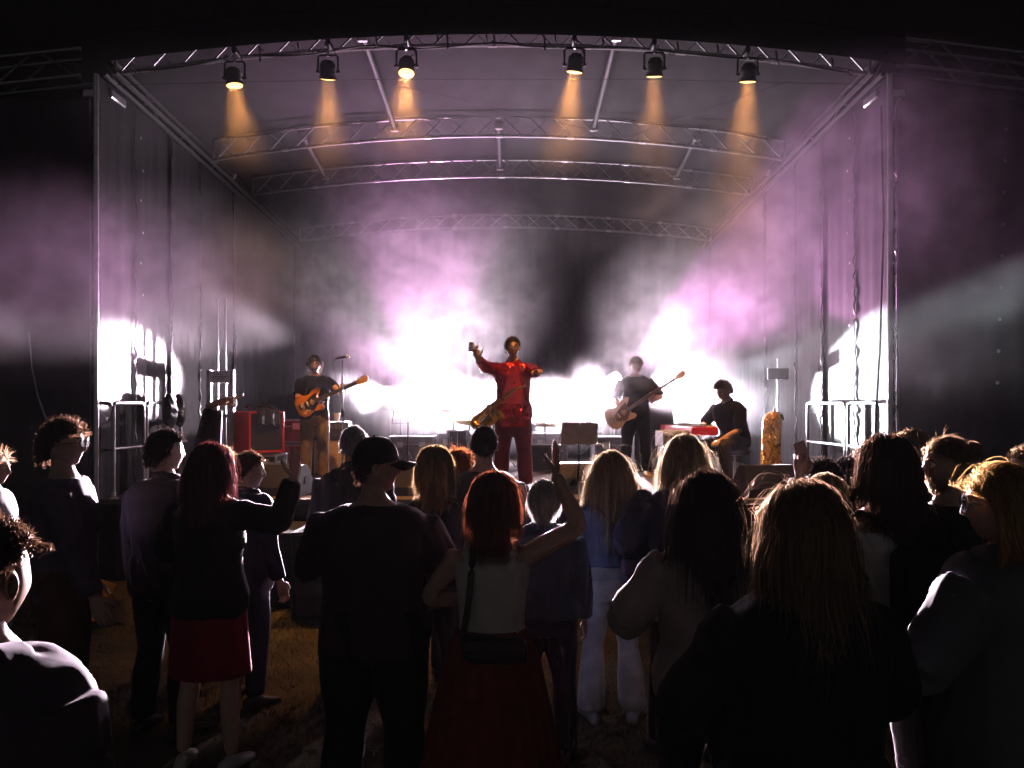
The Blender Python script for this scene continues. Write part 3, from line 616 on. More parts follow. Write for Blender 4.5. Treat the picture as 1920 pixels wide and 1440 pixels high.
        for s_ in (-1, 1):
            lg = MB(); lg.loft([np.array([(V(s_*.031+math.cos(q)*rx*.95, .103+dy, .006+math.sin(q)*rz_*.95)) @ M[:3, :3].T+M[:3, 3] for q in a]) for dy in (0, .0012)]); lg.build('lens', LENSG, gob)
    # --- clothes
    if bottom:
        kind = bottom['kind']; bm_ = bottom['mat']
        if kind in ('trousers', 'shorts'):
            g = MB(); torso(g, .80, bottom.get('waist', 1.04), bottom.get('inf', .012))
            for s_ in 'LR': leg(g, s_, bottom.get('inf', .014), flare=bottom.get('flare', .012), zcut=(.58 if kind == 'shorts' else None))
            v, f = remesh(g, voxel*1.45*k, 3, bottom.get('wr', .006), seed+5, (11, 11, 9)); MB().add(v, f).build(kind, bm_, T, angle=None)
        else:                            # skirt with pleats
            n_ = 90; rows = 14; zt, zb = bottom.get('waist', 1.06), bottom['hem']; a = np.arange(n_)*2*PI/n_; rr = []
            for i in range(rows):
                t = i/(rows-1); z = zt+(zb-zt)*t; A = np.array(prof); zz = max(z, .93); rx = np.interp(zz, A[:, 0], A[:, 1])*bw+.016; ry = np.interp(zz, A[:, 0], A[:, 2])+.016
                fl = bottom.get('flare', .06)*t*(zt-zb)/.5; pl = 1+bottom.get('pleat', .05)*(.25+t)*np.sin(a*bottom.get('np', 16)+.8*np.sin(a*3+seed))
                q = np.stack([np.cos(a)*(rx+fl)*pl, np.sin(a)*(ry+fl)*pl+.012*t, np.full(n_, z)], 1); rr.append(bend(q)*k)
            o_ = MB(); o_.loft(rr, cap=False); o_.build('skirt', bm_, T, angle=None)
    if top:
        g = MB(); inf = top.get('inf', .016); hem = top.get('hem', .93); torso(g, hem, top.get('neck', 1.468), inf, flare=top.get('flare', 0.))
        sl = top.get('sleeve', 1.)
        if sl:
            for s_ in 'LR': arm(g, s_, inf*.8+.004, cut=sl, flare=top.get('sflare', .006), r=top.get('armr', 1.))
        elif top.get('straps'):
            for s_ in (-1, 1):
                pts = np.concatenate([bend((s_*.105*bw, yy, zz)) for yy, zz in ((.1, 1.33), (.085, 1.41), (0, 1.452), (-.085, 1.41), (-.1, 1.33))])*k; g.tube(pts, .022*k, 8, .012*k)
        if top.get('hood'):
            g.tube(bend([(-.1, .02, 1.47), (-.11, -.06, 1.475), (-.06, -.115, 1.45), (0, -.13, 1.43), (.06, -.115, 1.45), (.11, -.06, 1.475), (.1, .02, 1.47)])*k, [.03*k, .04*k, .045*k, .05*k, .045*k, .04*k, .03*k], 10)
        if top.get('collar'):
            pts = bend([(.068*math.sin(q), .012+.068*math.cos(q), 1.485-.018*math.cos(q)) for q in np.linspace(.5, 2*PI-.5, 14)])*k; g.tube(pts, .012*k, 8, .026*k)
        v, f = remesh(g, top.get('voxel', voxel)*k, 3, top.get('wr', .009), seed+2); MB().add(v, f).build(top.get('name', 'shirt'), top['mat'], T, angle=None)
        if 'inner' in top:                # an undershirt hem or panel below the top
            g = MB(); torso(g, top['inner'][0], 1.2, .012); v, f = remesh(g, voxel*k, 3, .004, seed+9); MB().add(v, f).build('undershirt', top['inner'][1], T, angle=None)
    # --- shoes
    for s_ in 'LR':
        an, d = J['ank'+s_], J['toe'+s_]; x_ = V(d[1], -d[0], 0); sh = MB(); rings = []; a = np.arange(14)*2*PI/14
        for t, wd, ht in ((-.085, .024, .05), (-.07, .034, .075), (-.02, .038, .09), (.04, .040, .072), (.1, .046, .055), (.15, .04, .042), (.178, .022, .028)):
            c = V(an[0], an[1], an[2]-.085)+d*t; zz = np.where(np.sin(a) > 0, np.sin(a)*ht*.62+ht*.38, np.sin(a)*ht*.38+ht*.38); rings.append((c+np.outer(np.cos(a)*wd, x_)+np.outer(zz, V(0, 0, 1)))*k)
        sh.loft(rings); sh.build('shoe', shoes, T, angle=None)
    # --- hair
    if hair and hair.get('style') != 'none':
        st = dict(hair); hm = st.pop('mat'); style = st.pop('style', None); bun = st.pop('bun', None); beard = st.pop('beard', None); fly = st.pop('fly', .04)
        bc = bend((0, -.005, 1.30))[0]*k; br = np.array([(.185 if fem else .2)*bw, .135, .155])*k; cm = {q: st[q] for q in ('line', 'low', 'side') if q in st}
        vs, fs = [], []; off = 0
        def put(v, f):
            nonlocal off
            vs.append(v); fs.append(np.asarray(f)+off); off += len(v)
        put(*skull_cap(M, .006, **cm)); put(*grow_hair(M, rng, body=(bc, br), **st))
        if fly:
            s2 = dict(st); s2.update(n=max(20, int(st.get('n', 1500)*fly)), jitter=.55, thick=st.get('thick', .02)*1.25, width=.0013, length=st.get('length', .05)*.9, lift=.42); put(*grow_hair(M, rng, body=(bc, br), **s2))
        for bb in (bun or []): put(*bun_strands(M, bb[0], bb[1], rng, bb[2] if len(bb) > 2 else 260))
        if beard:
            d, f = HG; p = head_shape(d); n_ = beard.get('n', 500); dd = rng.normal(size=(n_*14, 3)); dd[:, 1] = np.abs(dd[:, 1]); q = head_shape(dd); x, y, z = q.T
            kk = (((z < -.05) & (y > .0) & ~((np.abs(x) < .02) & (np.abs(z+.058) < .006))) | ((np.abs(x) < .026) & (z < -.038) & (z > -.052) & (y > .06))); q = q[kk][:n_]; nn = q/HA**2; nn /= np.linalg.norm(nn, axis=1)[:, None]
            tt = np.linspace(0, beard.get('len', .012), 4)[None, :, None]; pth = q[:, None]+nn[:, None]*tt*.6+V(0, .0, -1)*tt; v, f = ribbons(pth, .004, np.zeros(3), rng); put(v @ M[:3, :3].T+M[:3, 3], f)
        link('hair', fast_mesh('hair', np.concatenate(vs), np.concatenate(fs)), hm, T)
    PEOPLE[label] = dict(T=T, J=J, k=k, M=M, R=R, bend=bend, hk=hk, rz=rz)
    if extra: extra(T, J, k, M, bend, hk)
    return T
def to_world(T, p):             # person-local point(s) -> world
    return np.asarray(p, float) @ rotz(T.rotation_euler[2]).T+np.array(T.location)
# ================================================================ the crowd
BLK = cloth('black_cotton', (.012, .012, .013)); NAVY = cloth('navy_cloth', (.016, .02, .04)); DENIM = cloth('dark_denim', (.022, .03, .055), bscale=120, bump=.2); JEANB = cloth('blue_denim_jacket', (.05, .075, .13), bscale=90)
BROWNH = hair_mat('hair_brown', (.06, .032, .018)); BLACKH = hair_mat('hair_black', (.018, .013, .011)); BLONDH = hair_mat('hair_blond', (.45, .30, .14)); LBLOND = hair_mat('hair_light_blond', (.55, .43, .27)); AUBURN = hair_mat('hair_auburn', (.17, .05, .022)); REDH = hair_mat('hair_dark_red', (.06, .013, .012))
GREYH = hair_mat('hair_grey', (.4, .38, .37)); WHITEH = hair_mat('hair_white', (.66, .63, .58)); FAIRH = hair_mat('hair_fair', (.28, .18, .10)); CURLH = hair_mat('hair_copper', (.30, .10, .03))
def C(label, px, ty, s, **k):
    d = FPX/s; h = EYE-(ty-HY)/s-.012
    return person(label, ((px-960)/s, d), h, **k)
F1 = {'L': ((-.12, .24, 1.12), (-1, -.3, -.5)), 'R': ((.10, .25, 1.15), (1, -.3, -.5))}     # both forearms held in front of the belly
short = lambda m_, **k: dict(dict(mat=m_, n=1700, length=.05, thick=.016, lift=.35, width=.0045, seg=5, jitter=.35, fall=.12, back=1.1), **k)
longh = lambda m_, L, **k: dict(dict(mat=m_, n=1750, length=L, thick=.03, lift=.12, width=.0042, seg=9, jitter=.12, fall=.34, fly=.12, back=.8), **k)
tee = lambda m_, **k: dict(dict(mat=m_, sleeve=.45, hem=.86, inf=.02, sflare=.014, name='shirt'), **k)
swt = lambda m_, **k: dict(dict(mat=m_, sleeve=.97, hem=.86, inf=.024, sflare=.01, name='sweater'), **k)
jac = lambda m_, **k: dict(dict(mat=m_, sleeve=.97, hem=.80, inf=.034, sflare=.006, collar=True, name='jacket', wr=.013), **k)
trs = lambda m_, **k: dict(dict(kind='trousers', mat=m_), **k)
# --- left edge and left group
C('person at the left picture edge in glasses and a striped shirt', -14, 846, 268, fem=True, rz=-1.35, head=(-.1, 0, 0), top=tee(cloth('striped_shirt', (.25, .24, .25)), sleeve=.8), bottom=trs(DENIM), hair=short(FAIRH, length=.09, thick=.02), eyes=True, glasses={}, seed=3)
C('person close to the camera at bottom left in a mauve grey hooded sweatshirt', -42, 972, 900, rz=-.28, head=(.08, .02, 0), top=swt(cloth('mauve_grey_sweatshirt', (.075, .06, .08), vscale=6), inf=.03, hood=True, wr=.012), bottom=trs(BLK), hair=short(BROWNH, n=5000, length=.036, thick=.014, curl=.004, width=.003, jitter=.35, low=-.045, side=.03, seg=6, lift=.3, fall=.1, fly=.05), bw=1.2, voxel=.010, seed=4, skin='tan')
C('tall person with curly hair, glasses and a purple sweater facing right', 118, 788, 345, rz=-1.2, head=(-.25, .06, 0), top=swt(cloth('purple_sweater', (.10, .075, .13))), bottom=trs(cloth('brown_trousers', (.11, .05, .035)), flare=.03, inf=.024), hair=short(BROWNH, n=3200, length=.06, thick=.024, curl=.012, jitter=.45, width=.0035, seg=7, lift=.3), eyes=True, glasses={'r': (.024, .019)}, seed=5, arms={'R': ((.25, .2, .82), (1, -.6, 0))})
C('person in black pointing at the stage with one arm stretched up', 308, 806, 315, rz=-.35, head=(-.45, .05, 0), top=jac(BLK), bottom=trs(BLK), hair=short(BLACKH, n=2000, length=.055), arms={'R': ('px', (402, 758, 4.45), (.2, .1, -1))}, hands=('relaxed', 'point'), palms=(None, (0, 0, -1)), fdirs=(None, (.9, .25, .36)), seed=6, bw=1.05)
C('person half hidden behind the red haired one, only curls and brow showing', 408, 840, 250, rz=-.5, top=jac(BLK), bottom=trs(BLK), hair=short(FAIRH, length=.06, curl=.01), seed=7)
C('person with dark red bob hair, black jacket and short red skirt, one arm raised', 392, 834, 348, rz=-.12, fem=True, top=jac(BLK, hem=.84, inf=.03), bottom=dict(kind='skirt', mat=cloth('crimson_skirt', (.22, .011, .03)), hem=.52, flare=.035, pleat=.012, np=7, waist=1.0), hair=longh(REDH, .33, thick=.04, n=2500), arms={'R': ('px', (551, 893, 4.0), (.5, -.2, -1)), 'L': F1['L']}, hands=('relaxed', 'together'), palms=(None, (-1, .5, 0)), fdirs=(None, (.05, .1, 1)), shoes=mat('pale_sneaker', (.5, .47, .45), .6), seed=8)
C('person in navy jacket, jeans and glasses by the stage monitor', 462, 848, 285, rz=-.65, head=(-.45, 0, 0), top=jac(NAVY), bottom=trs(DENIM), hair=short(BROWNH, length=.05, curl=.008), glasses={}, eyes=True, seed=9)
# --- middle
C('person with grey hair and a black jacket left of the cap wearer', 662, 798, 272, rz=-.05, top=jac(BLK), bottom=trs(BLK), hair=short(GREYH, length=.035, thick=.01), seed=10)
def cap(T, J, k, M, bend, hk):
    c = MB(); rings = []; a = np.arange(28)*2*PI/28; CM = cloth('black_cap_cloth', (.014, .013, .014))
    for t in np.linspace(0, 1, 9):
        r = math.cos(t*PI/2*.97)**.75; z = .022+.118*math.sin(t*PI/2); rings.append(np.stack([np.cos(a)*(.089*r), np.sin(a)*(.107*r)-.004, np.full(28, z)-.010*np.sin(a)*(1-t)*-1], 1) @ M[:3, :3].T+M[:3, 3])
    c.loft(rings); co = c.build('cap', CM, T, angle=None)
    br = MB(); n_ = 15; th = np.linspace(-1.05, 1.05, n_); up, lo = [], []
    for lvl in (0, .006):
        for rr in (0, 1):
            up.append([(M[:3, :3] @ V(math.sin(q)*(.084+.012*rr), math.cos(q)*.10+rr*.085*math.cos(q*.75)+.0, .024+lvl-.018*rr-.03*(math.sin(q)**2)*(.6+.4*rr))+M[:3, 3]) for q in th])
    A = np.array(up); v = A.reshape(-1, 3); f = []
    for i in range(n_-1):
        f += [(i, i+1, n_+i+1, n_+i), (2*n_+i, 3*n_+i, 3*n_+i+1, 2*n_+i+1), (n_+i, n_+i+1, 3*n_+i+1, 3*n_+i), (i, 2*n_+i, 2*n_+i+1, i+1)]
    br.add(v, f); br.build('brim', CM, co, angle=None)
    MB().sphere(M[:3, :3] @ V(0, -.004, .142)+M[:3, 3], .007).build('button', CM, co)
C('tall broad person in a black shirt and baseball cap, brim to the right', 700, 822, 415, rz=-.12, head=(-1.1, .04, 0), top=tee(cloth('plum_black_shirt', (.035, .022, .032)), sleeve=.55, inf=.03, hem=.82), bottom=trs(BLK, inf=.03), hair=short(BROWNH, n=900, length=.02, thick=.006, fly=0), arms=F1, bw=1.2, extra=cap, glasses={}, seed=11)
C('person with a glowing blond bob and black top behind the cap wearer', 815, 841, 315, fem=True, rz=.05, top=swt(BLK), bottom=trs(BLK), hair=longh(BLONDH, .24, thick=.045, n=2600, wave=.012, fly=.1), seed=12)
C('person with copper curls mostly hidden behind the blond bob', 857, 848, 262, fem=True, rz=0, top=swt(BLK), bottom=trs(BLK), hair=short(CURLH, length=.1, thick=.03, curl=.018, n=1800), seed=13)
C('person with short dark hair in a black top below the saxophone', 908, 797, 288, rz=-.05, top=tee(BLK, sleeve=.6), bottom=trs(BLK), hair=short(BLACKH, length=.022, thick=.007, n=2200), seed=14)
C('person raising a hand in a pale tank top and long maroon pleated skirt', 922, 890, 432, fem=True, rz=-.08, head=(.05, -.02, .05), top=dict(mat=cloth('pale_tank_top', (.60, .53, .50), vscale=5, bump=.15), sleeve=0, straps=True, hem=.98, neck=1.37, inf=.012, name='tank_top', wr=.006), bottom=dict(kind='skirt', mat=cloth('maroon_pleated_skirt', (.20, .035, .026)), hem=.18, flare=.10, pleat=.045, np=22, waist=1.06), hair=longh(AUBURN, .24, thick=.04, n=4400, width=.003, wave=.01, fly=.08), arms={'R': ('px', (1042, 888, 3.28), (1, -.1, -.5)), 'L': F1['L']}, hands=('relaxed', 'together'), palms=(None, (-1, .35, 0)), fdirs=(None, (.0, .12, 1)), voxel=.011, seed=15)
C('short person with white hair in a blue denim jacket', 1020, 900, 340, fem=True, rz=-.05, top=jac(JEANB, hem=.9, inf=.028), bottom=trs(DENIM), hair=short(WHITEH, length=.085, thick=.022, lift=.12, fall=.3, n=2200, seg=7), seed=16, bw=1.08)
C('person with long blond hair, blue sweater and white flared trousers', 1146, 846, 302, fem=True, rz=.04, top=swt(cloth('blue_sweater', (.05, .055, .085)), hem=1.02, inf=.03, inner=(.93, cloth('white_shirt_hem', (.5, .48, .48)))), bottom=trs(cloth('off_white_trousers', (.74, .68, .63), bump=.2), flare=.045, inf=.01, wr=.004), hair=longh(LBLOND, .5, thick=.028, n=2600), shoes=mat('white_sneaker', (.55, .52, .5), .6), seed=17)
C('person with long pale hair in a wide navy cape like top', 1284, 815, 335, fem=True, rz=-.1, top=swt(NAVY, inf=.045, armr=1.35, sflare=.03, hem=.78, wr=.014), bottom=trs(BLK), hair=longh(LBLOND, .42, thick=.026, n=2400), arms=F1, seed=18)
C('person with long dark hair and a dusky beige blouse', 1326, 884, 482, fem=True, rz=.12, head=(.38, .02, 0), top=dict(mat=cloth('dusky_beige_blouse', (.46, .35, .33), vscale=5, bump=.25), sleeve=.62, hem=.82, inf=.034, sflare=.02, name='blouse', wr=.016, collar=False), bottom=trs(BLK), hair=longh(BROWNH, .52, thick=.032, n=4200, width=.003, fly=.12), arms=F1, eyes=True, voxel=.011, seed=19)
# --- right group
C('person close to the camera at right with blond tipped hair and black jacket', 1512, 910, 720, fem=True, rz=.1, head=(.1, .03, 0), top=jac(BLK, inf=.04, hem=.76, wr=.016), bottom=trs(BLK), hair=longh(hair_mat('hair_blond_tipped', (.30, .19, .11)), .36, thick=.035, n=6800, width=.0022, seg=11, wave=.012, fly=.1), bw=1.06, voxel=.010, seed=20, arms=F1)
C('person with pale blond short hair and grey shirt behind the black jacket', 1546, 889, 415, fem=True, rz=-.6, head=(-.55, .05, 0), top=tee(cloth('grey_patterned_shirt', (.18, .17, .18)), sleeve=.55), bottom=trs(BLK), hair=short(LBLOND, length=.10, thick=.024, n=3000, lift=.1, fall=.3, seg=7, width=.003, fly=.05, back=.8), eyes=True, seed=21)
C('person in dark clothes holding up a phone toward the stage', 1546, 862, 322, rz=.05, top=swt(BLK), bottom=trs(BLK), hair=short(BLACKH, length=.06, thick=.02), arms={'L': ('px', (1500, 892, 4.2), (-.6, -.2, -1))}, hands=('hold', 'relaxed'), palms=((.2, 1, 0), None), fdirs=((.1, .1, 1), None), seed=22)
C('person with a rounded dark head of hair right of the raised phone', 1592, 860, 312, fem=True, rz=-.05, top=swt(BLK), bottom=trs(BLK), hair=longh(BLACKH, .26, thick=.035, n=1800), seed=23)
C('person with half tied long hair and white off shoulder top', 1664, 820, 425, fem=True, rz=.1, head=(.08, .03, .04), top=dict(mat=cloth('white_blouse', (.78, .75, .76), bump=.2), sleeve=.7, hem=.86, neck=1.36, inf=.034, sflare=.03, name='blouse', wr=.018), bottom=trs(cloth('grey_skirt_trousers', (.2, .18, .19))), hair=longh(BROWNH, .38, thick=.045, n=4200, width=.0034, wave=.014, fly=.08, bun=[((0, -.075, .105), .028, 160)]), arms=F1, voxel=.012, seed=24)
C('person with short fair hair behind the bun wearer', 1712, 806, 300, rz=-.1, top=swt(BLK), bottom=trs(BLK), hair=short(FAIRH, length=.05, thick=.016), glasses={}, seed=25)
C('person with a hair bun and beard in profile looking left', 1782, 818, 425, rz=.75, head=(.78, .02, 0), top=tee(BLK, sleeve=.5, inf=.024), bottom=trs(BLK), hair=short(FAIRH, length=.09, thick=.012, n=3200, lift=.04, fall=.1, back=1.6, seg=7, width=.0035, jitter=.15, fly=.03, bun=[((.0, -.105, .07), .04, 420)], beard=dict(n=700, len=.014)), eyes=True, voxel=.012, seed=26)
C('person at right in glasses with golden hair and a grey jacket, facing left', 1885, 872, 600, fem=True, rz=.55, head=(.65, .02, 0), top=jac(cloth('slate_grey_jacket', (.11, .115, .13), vscale=4), inf=.045, hem=.76, wr=.018), bottom=trs(BLK), hair=longh(hair_mat('hair_golden', (.44, .25, .09)), .3, thick=.03, n=6000, width=.0023, seg=10, wave=.012, fly=.1, bun=[((0, -.11, .06), .04, 400)]), glasses={'r': (.030, .028), 'mat': CHROME}, eyes=True, bw=1.1, voxel=.010, seed=27, arms=F1)
C('person cut off by the right picture edge, face in profile', 1934, 836, 330, rz=1.2, head=(.1, 0, 0), top=swt(BLK), bottom=trs(BLK), hair=short(FAIRH, length=.04), eyes=True, seed=28)
# ================================================================ the band
def mat_frame(o, x, y=None, z=None):       # 4x4 from origin, x axis and a rough z axis
    x = unit(x); z = unit(np.asarray(z, float)-x*np.dot(z, x)); y = np.cross(z, x); M = np.eye(4); M[:3, 0] = x; M[:3, 1] = y; M[:3, 2] = z; M[:3, 3] = o; return M
def burst(name, inner, outer, rad):
    m_ = bpy.data.materials.new(name); m_.use_nodes = True; t = m_.node_tree; b = t.nodes['Principled BSDF']; tc = t.nodes.new('ShaderNodeTexCoord'); mp = t.nodes.new('ShaderNodeMapping'); mp.inputs['Scale'].default_value = (1/rad*.8, 1/rad, 0)
    g = t.nodes.new('ShaderNodeTexGradient'); g.gradient_type = 'SPHERICAL'; cr = t.nodes.new('ShaderNodeValToRGB'); cr.color_ramp.elements[0].color = (*outer, 1); cr.color_ramp.elements[0].position = .12; cr.color_ramp.elements[1].color = (*inner, 1); cr.color_ramp.elements[1].position = .5
    t.links.new(tc.outputs['Object'], mp.inputs[0]); t.links.new(mp.outputs[0], g.inputs[0]); t.links.new(g.outputs[1], cr.inputs[0]); t.links.new(cr.outputs[0], b.inputs['Base Color']); b.inputs['Roughness'].default_value = .18; return m_
STRAT = [(-.20, 0), (-.195, .08), (-.15, .145), (-.08, .155), (-.01, .12), (.05, .115), (.12, .15), (.20, .155), (.235, .125), (.20, .09), (.15, .055), (.14, .03), (.14, -.035), (.15, -.06), (.185, -.09), (.19, -.125), (.15, -.145), (.08, -.13), (.02, -.115), (-.06, -.15), (-.13, -.15), (-.19, -.09)]
MAPLE = mat('maple_neck', (.50, .30, .13), .35, 0, .2, 20); ROSE = mat('rosewood', (.05, .025, .015), .5)
def guitar(label, M, bodymat, guard, neck=.62, sc_=1., cat='guitar'):
    t = thing('electric_guitar', label, cat, (0, 0, 0)); t.matrix_world = Matrix(M.tolist())
    p = np.array(STRAT)*sc_; bo = MB(); n_ = len(p); c = p.mean(0)
    bo.loft([np.c_[(p-c)*s_+c, np.full(n_, z)] for s_, z in ((.94, -.022), (1, -.014), (1, .014), (.94, .022))]); bo.build('body', bodymat, t, angle=.5)
    g = np.array([(-.03, -.10), (.06, -.105), (.15, -.03), (.14, .03), (.17, .1), (.10, .09), (.0, .055), (-.06, .03), (-.08, -.04)])*sc_; MB().prism(g, .0225, .0255).build('pickguard', guard, t)
    MB().box((.14*sc_+neck/2-.06, 0, .024), (neck+.1, .05, .024), bev=.006).build('neck', MAPLE, t); MB().box((.14*sc_+neck/2-.02, 0, .0385), (neck+.04, .047, .006)).build('fingerboard', ROSE, t)
    for i in range(8): MB().cyl((.16*sc_+neck*(1-.93**(i*2.2)), -.024, .042), (.16*sc_+neck*(1-.93**(i*2.2)), .024, .042), .0015, 5).build('fret', CHROME, t)
    hx = .14*sc_+neck; MB().prism([(hx-.01, -.024), (hx+.05, -.045), (hx+.13, -.05), (hx+.17, -.02), (hx+.18, .02), (hx+.15, .042), (hx+.04, .035), (hx-.01, .024)], .012, .026).build('headstock', MAPLE, t)
    for i in range(6): MB().cyl((hx+.03+.022*i, .03, .018), (hx+.03+.022*i, .058, .018), .006, 6).build('tuning_peg', CHROME, t)
    for x in (-.08, -.01, .06): MB().box((x*sc_, 0, .030), (.02, .075, .012), bev=.004).build('pickup', mat('pickup_cream', (.6, .55, .45), .4), t)
    MB().box((-.125*sc_, 0, .03), (.035, .08, .012), bev=.003).build('bridge', CHROME, t)
    for x, y in ((-.05, -.075), (-.09, -.1), (-.015, -.09)): MB().cyl((x*sc_, y*sc_, .024), (x*sc_, y*sc_, .038), .012, 10).build('knob', mat('knob_cream', (.6, .55, .45), .4), t)
    for i in range(6): MB().cyl((-.12*sc_, -.02+.008*i, .041), (hx+.05, -.015+.006*i, .044), .0009, 4).build('string', CHROME, t)
    return t
# --- guitarist
BLS = cloth('deep_black_shirt', (.003, .003, .0033), spec=.06)
GW = cloth('faded_olive_jeans', (.14, .10, .055)); 
Gt = person('guitarist with dark hair and moustache in black shirt and faded jeans', ((590-960)/136, 10.6), 1.735, rz=PI+.32, z0=DECK, head=(-.1, -.22, 0), top=tee(BLS, inf=.024, sleeve=.48), bottom=trs(GW, inf=.018, wr=.01), hair=short(BLACKH, length=.11, thick=.016, lift=.22, fall=.3, n=2400, jitter=.4, width=.0035, seg=7, beard=dict(n=260, len=.008)), eyes=True, skin='tan',
    arms={'R': ('px', (588, 750, 10.28), (1, -.5, -.2)), 'L': ('px', (640, 737, 10.22), (-1, .1, -1))}, hands=('grip', 'hold'), palms=((0, -.6, 1), (0, -1, .2)), fdirs=((-.1, .5, .8), (-.7, .45, -.35)), stance=.04, shoes=mat('brown_shoe', (.08, .045, .03), .5), voxel=.012, seed=41, group='band members on stage')
a, b = V(*P(580, 757, 10.30)), V(*P(668, 718, 10.12)); guitar('sunburst electric guitar held by the moustached guitarist', mat_frame(a, b-a, z=V(.25, -1, .12)), burst('sunburst_lacquer', (.75, .28, .03), (.03, .008, .004), .26), mat('dark_pickguard', (.03, .02, .018), .35), .62)
st = MB(); st.tube([to_world(Gt, p) for p in ((.17, .2, 1.02), (.12, .17, 1.25), (-.02, .13, 1.44), (-.12, .02, 1.475), (-.1, -.12, 1.38), (.05, -.15, 1.2), (.2, .02, 1.05), (.22, .14, 1.0))], .024, 6, .003); tag(st.build('guitar_strap', mat('black_leather_strap', (.015, .013, .012), .5)), 'black strap across the moustached guitarist chest', 'strap')
# --- singer
def sequin(name, col, scale=220., rough=.22):
    m_ = bpy.data.materials.new(name); m_.use_nodes = True; t = m_.node_tree; b = t.nodes['Principled BSDF']; tc = t.nodes.new('ShaderNodeTexCoord'); v = t.nodes.new('ShaderNodeTexVoronoi'); v.inputs['Scale'].default_value = scale
    t.links.new(tc.outputs['Object'], v.inputs['Vector']); sub = t.nodes.new('ShaderNodeVectorMath'); sub.operation = 'SUBTRACT'; sub.inputs[1].default_value = (.5, .5, .5); t.links.new(v.outputs['Color'], sub.inputs[0])
    sc2 = t.nodes.new('ShaderNodeVectorMath'); sc2.operation = 'SCALE'; sc2.inputs['Scale'].default_value = .9; t.links.new(sub.outputs[0], sc2.inputs[0]); ge = t.nodes.new('ShaderNodeNewGeometry'); ad = t.nodes.new('ShaderNodeVectorMath'); t.links.new(ge.outputs['Normal'], ad.inputs[0]); t.links.new(sc2.outputs[0], ad.inputs[1])
    nm = t.nodes.new('ShaderNodeVectorMath'); nm.operation = 'NORMALIZE'; t.links.new(ad.outputs[0], nm.inputs[0]); t.links.new(nm.outputs[0], b.inputs['Normal'])
    b.inputs['Base Color'].default_value = (*col, 1); b.inputs['Metallic'].default_value = .75; b.inputs['Roughness'].default_value = rough; return m_
SEQ = sequin('red_sequin_fabric', (.3, .008, .01), 60, .25)
St = person('singer in a red sequin jacket with arms spread, glasses and open smile', ((962-960)/154, 9.37), 1.87, rz=PI+.02, z0=DECK, head=(.06, .0, .04), top=jac(SEQ, inf=.03, hem=.74, flare=.03, wr=.01), bottom=trs(cloth('dark_red_trousers', (.13, .008, .016)), inf=.026, flare=.014), hair=short(BLACKH, length=.045, thick=.014, lift=.4, line=.062), eyes=True, glasses={'r': (.026, .021)}, skin='tan',
    arms={'R': ('px', (897, 672, 8.84), (.5, .1, -1)), 'L': ('px', (1006, 697, 8.80), (-1, .1, -.6))}, hands=('point', 'hold'), palms=((0, .2, -1), (-.3, 1, 0)), fdirs=((-.25, 1, .1), (.35, .1, 1)), stance=.06, voxel=.012, seed=42, group='band members on stage')
def singer_front():
    q = PEOPLE['singer in a red sequin jacket with arms spread, glasses and open smile']; k = q['k']
    g = MB(); zs = np.linspace(1.0, 1.42, 10); rows = []
    for z in zs: rows.append([(x, .128+.03*math.cos(x*9)+.004*math.sin(z*40+x*30), z) for x in np.linspace(-.02-.13*(1.46-z)/.46, .02+.13*(1.46-z)/.46, 9)])
    v = np.array(rows).reshape(-1, 3)*k; v[:, 1] += .012; g.add(v, [(j*9+i, j*9+i+1, (j+1)*9+i+1, (j+1)*9+i) for j in range(9) for i in range(8)]); g.build('satin_shirt_front', mat('red_satin', (.26, .012, .02), .35, 0, .2, 12), q['T'], angle=None)
    M = q['M']; mo = MB(); mo.sphere(M[:3, :3] @ V(0, .083, -.058)+M[:3, 3], (.024, .012, .010), 12, 8); mt = mo.build('mouth', mat('mouth_dark', (.12, .02, .02), .4), q['T']); MB().box(M[:3, :3] @ V(0, .0935, -.054)+M[:3, 3], (.032, .006, .006), bev=.002).build('teeth', mat('teeth', (.75, .72, .66), .3), mt)
singer_front()
BRASS = mat('lacquered_brass', (.55, .33, .10), .25, 1., .2, 30)
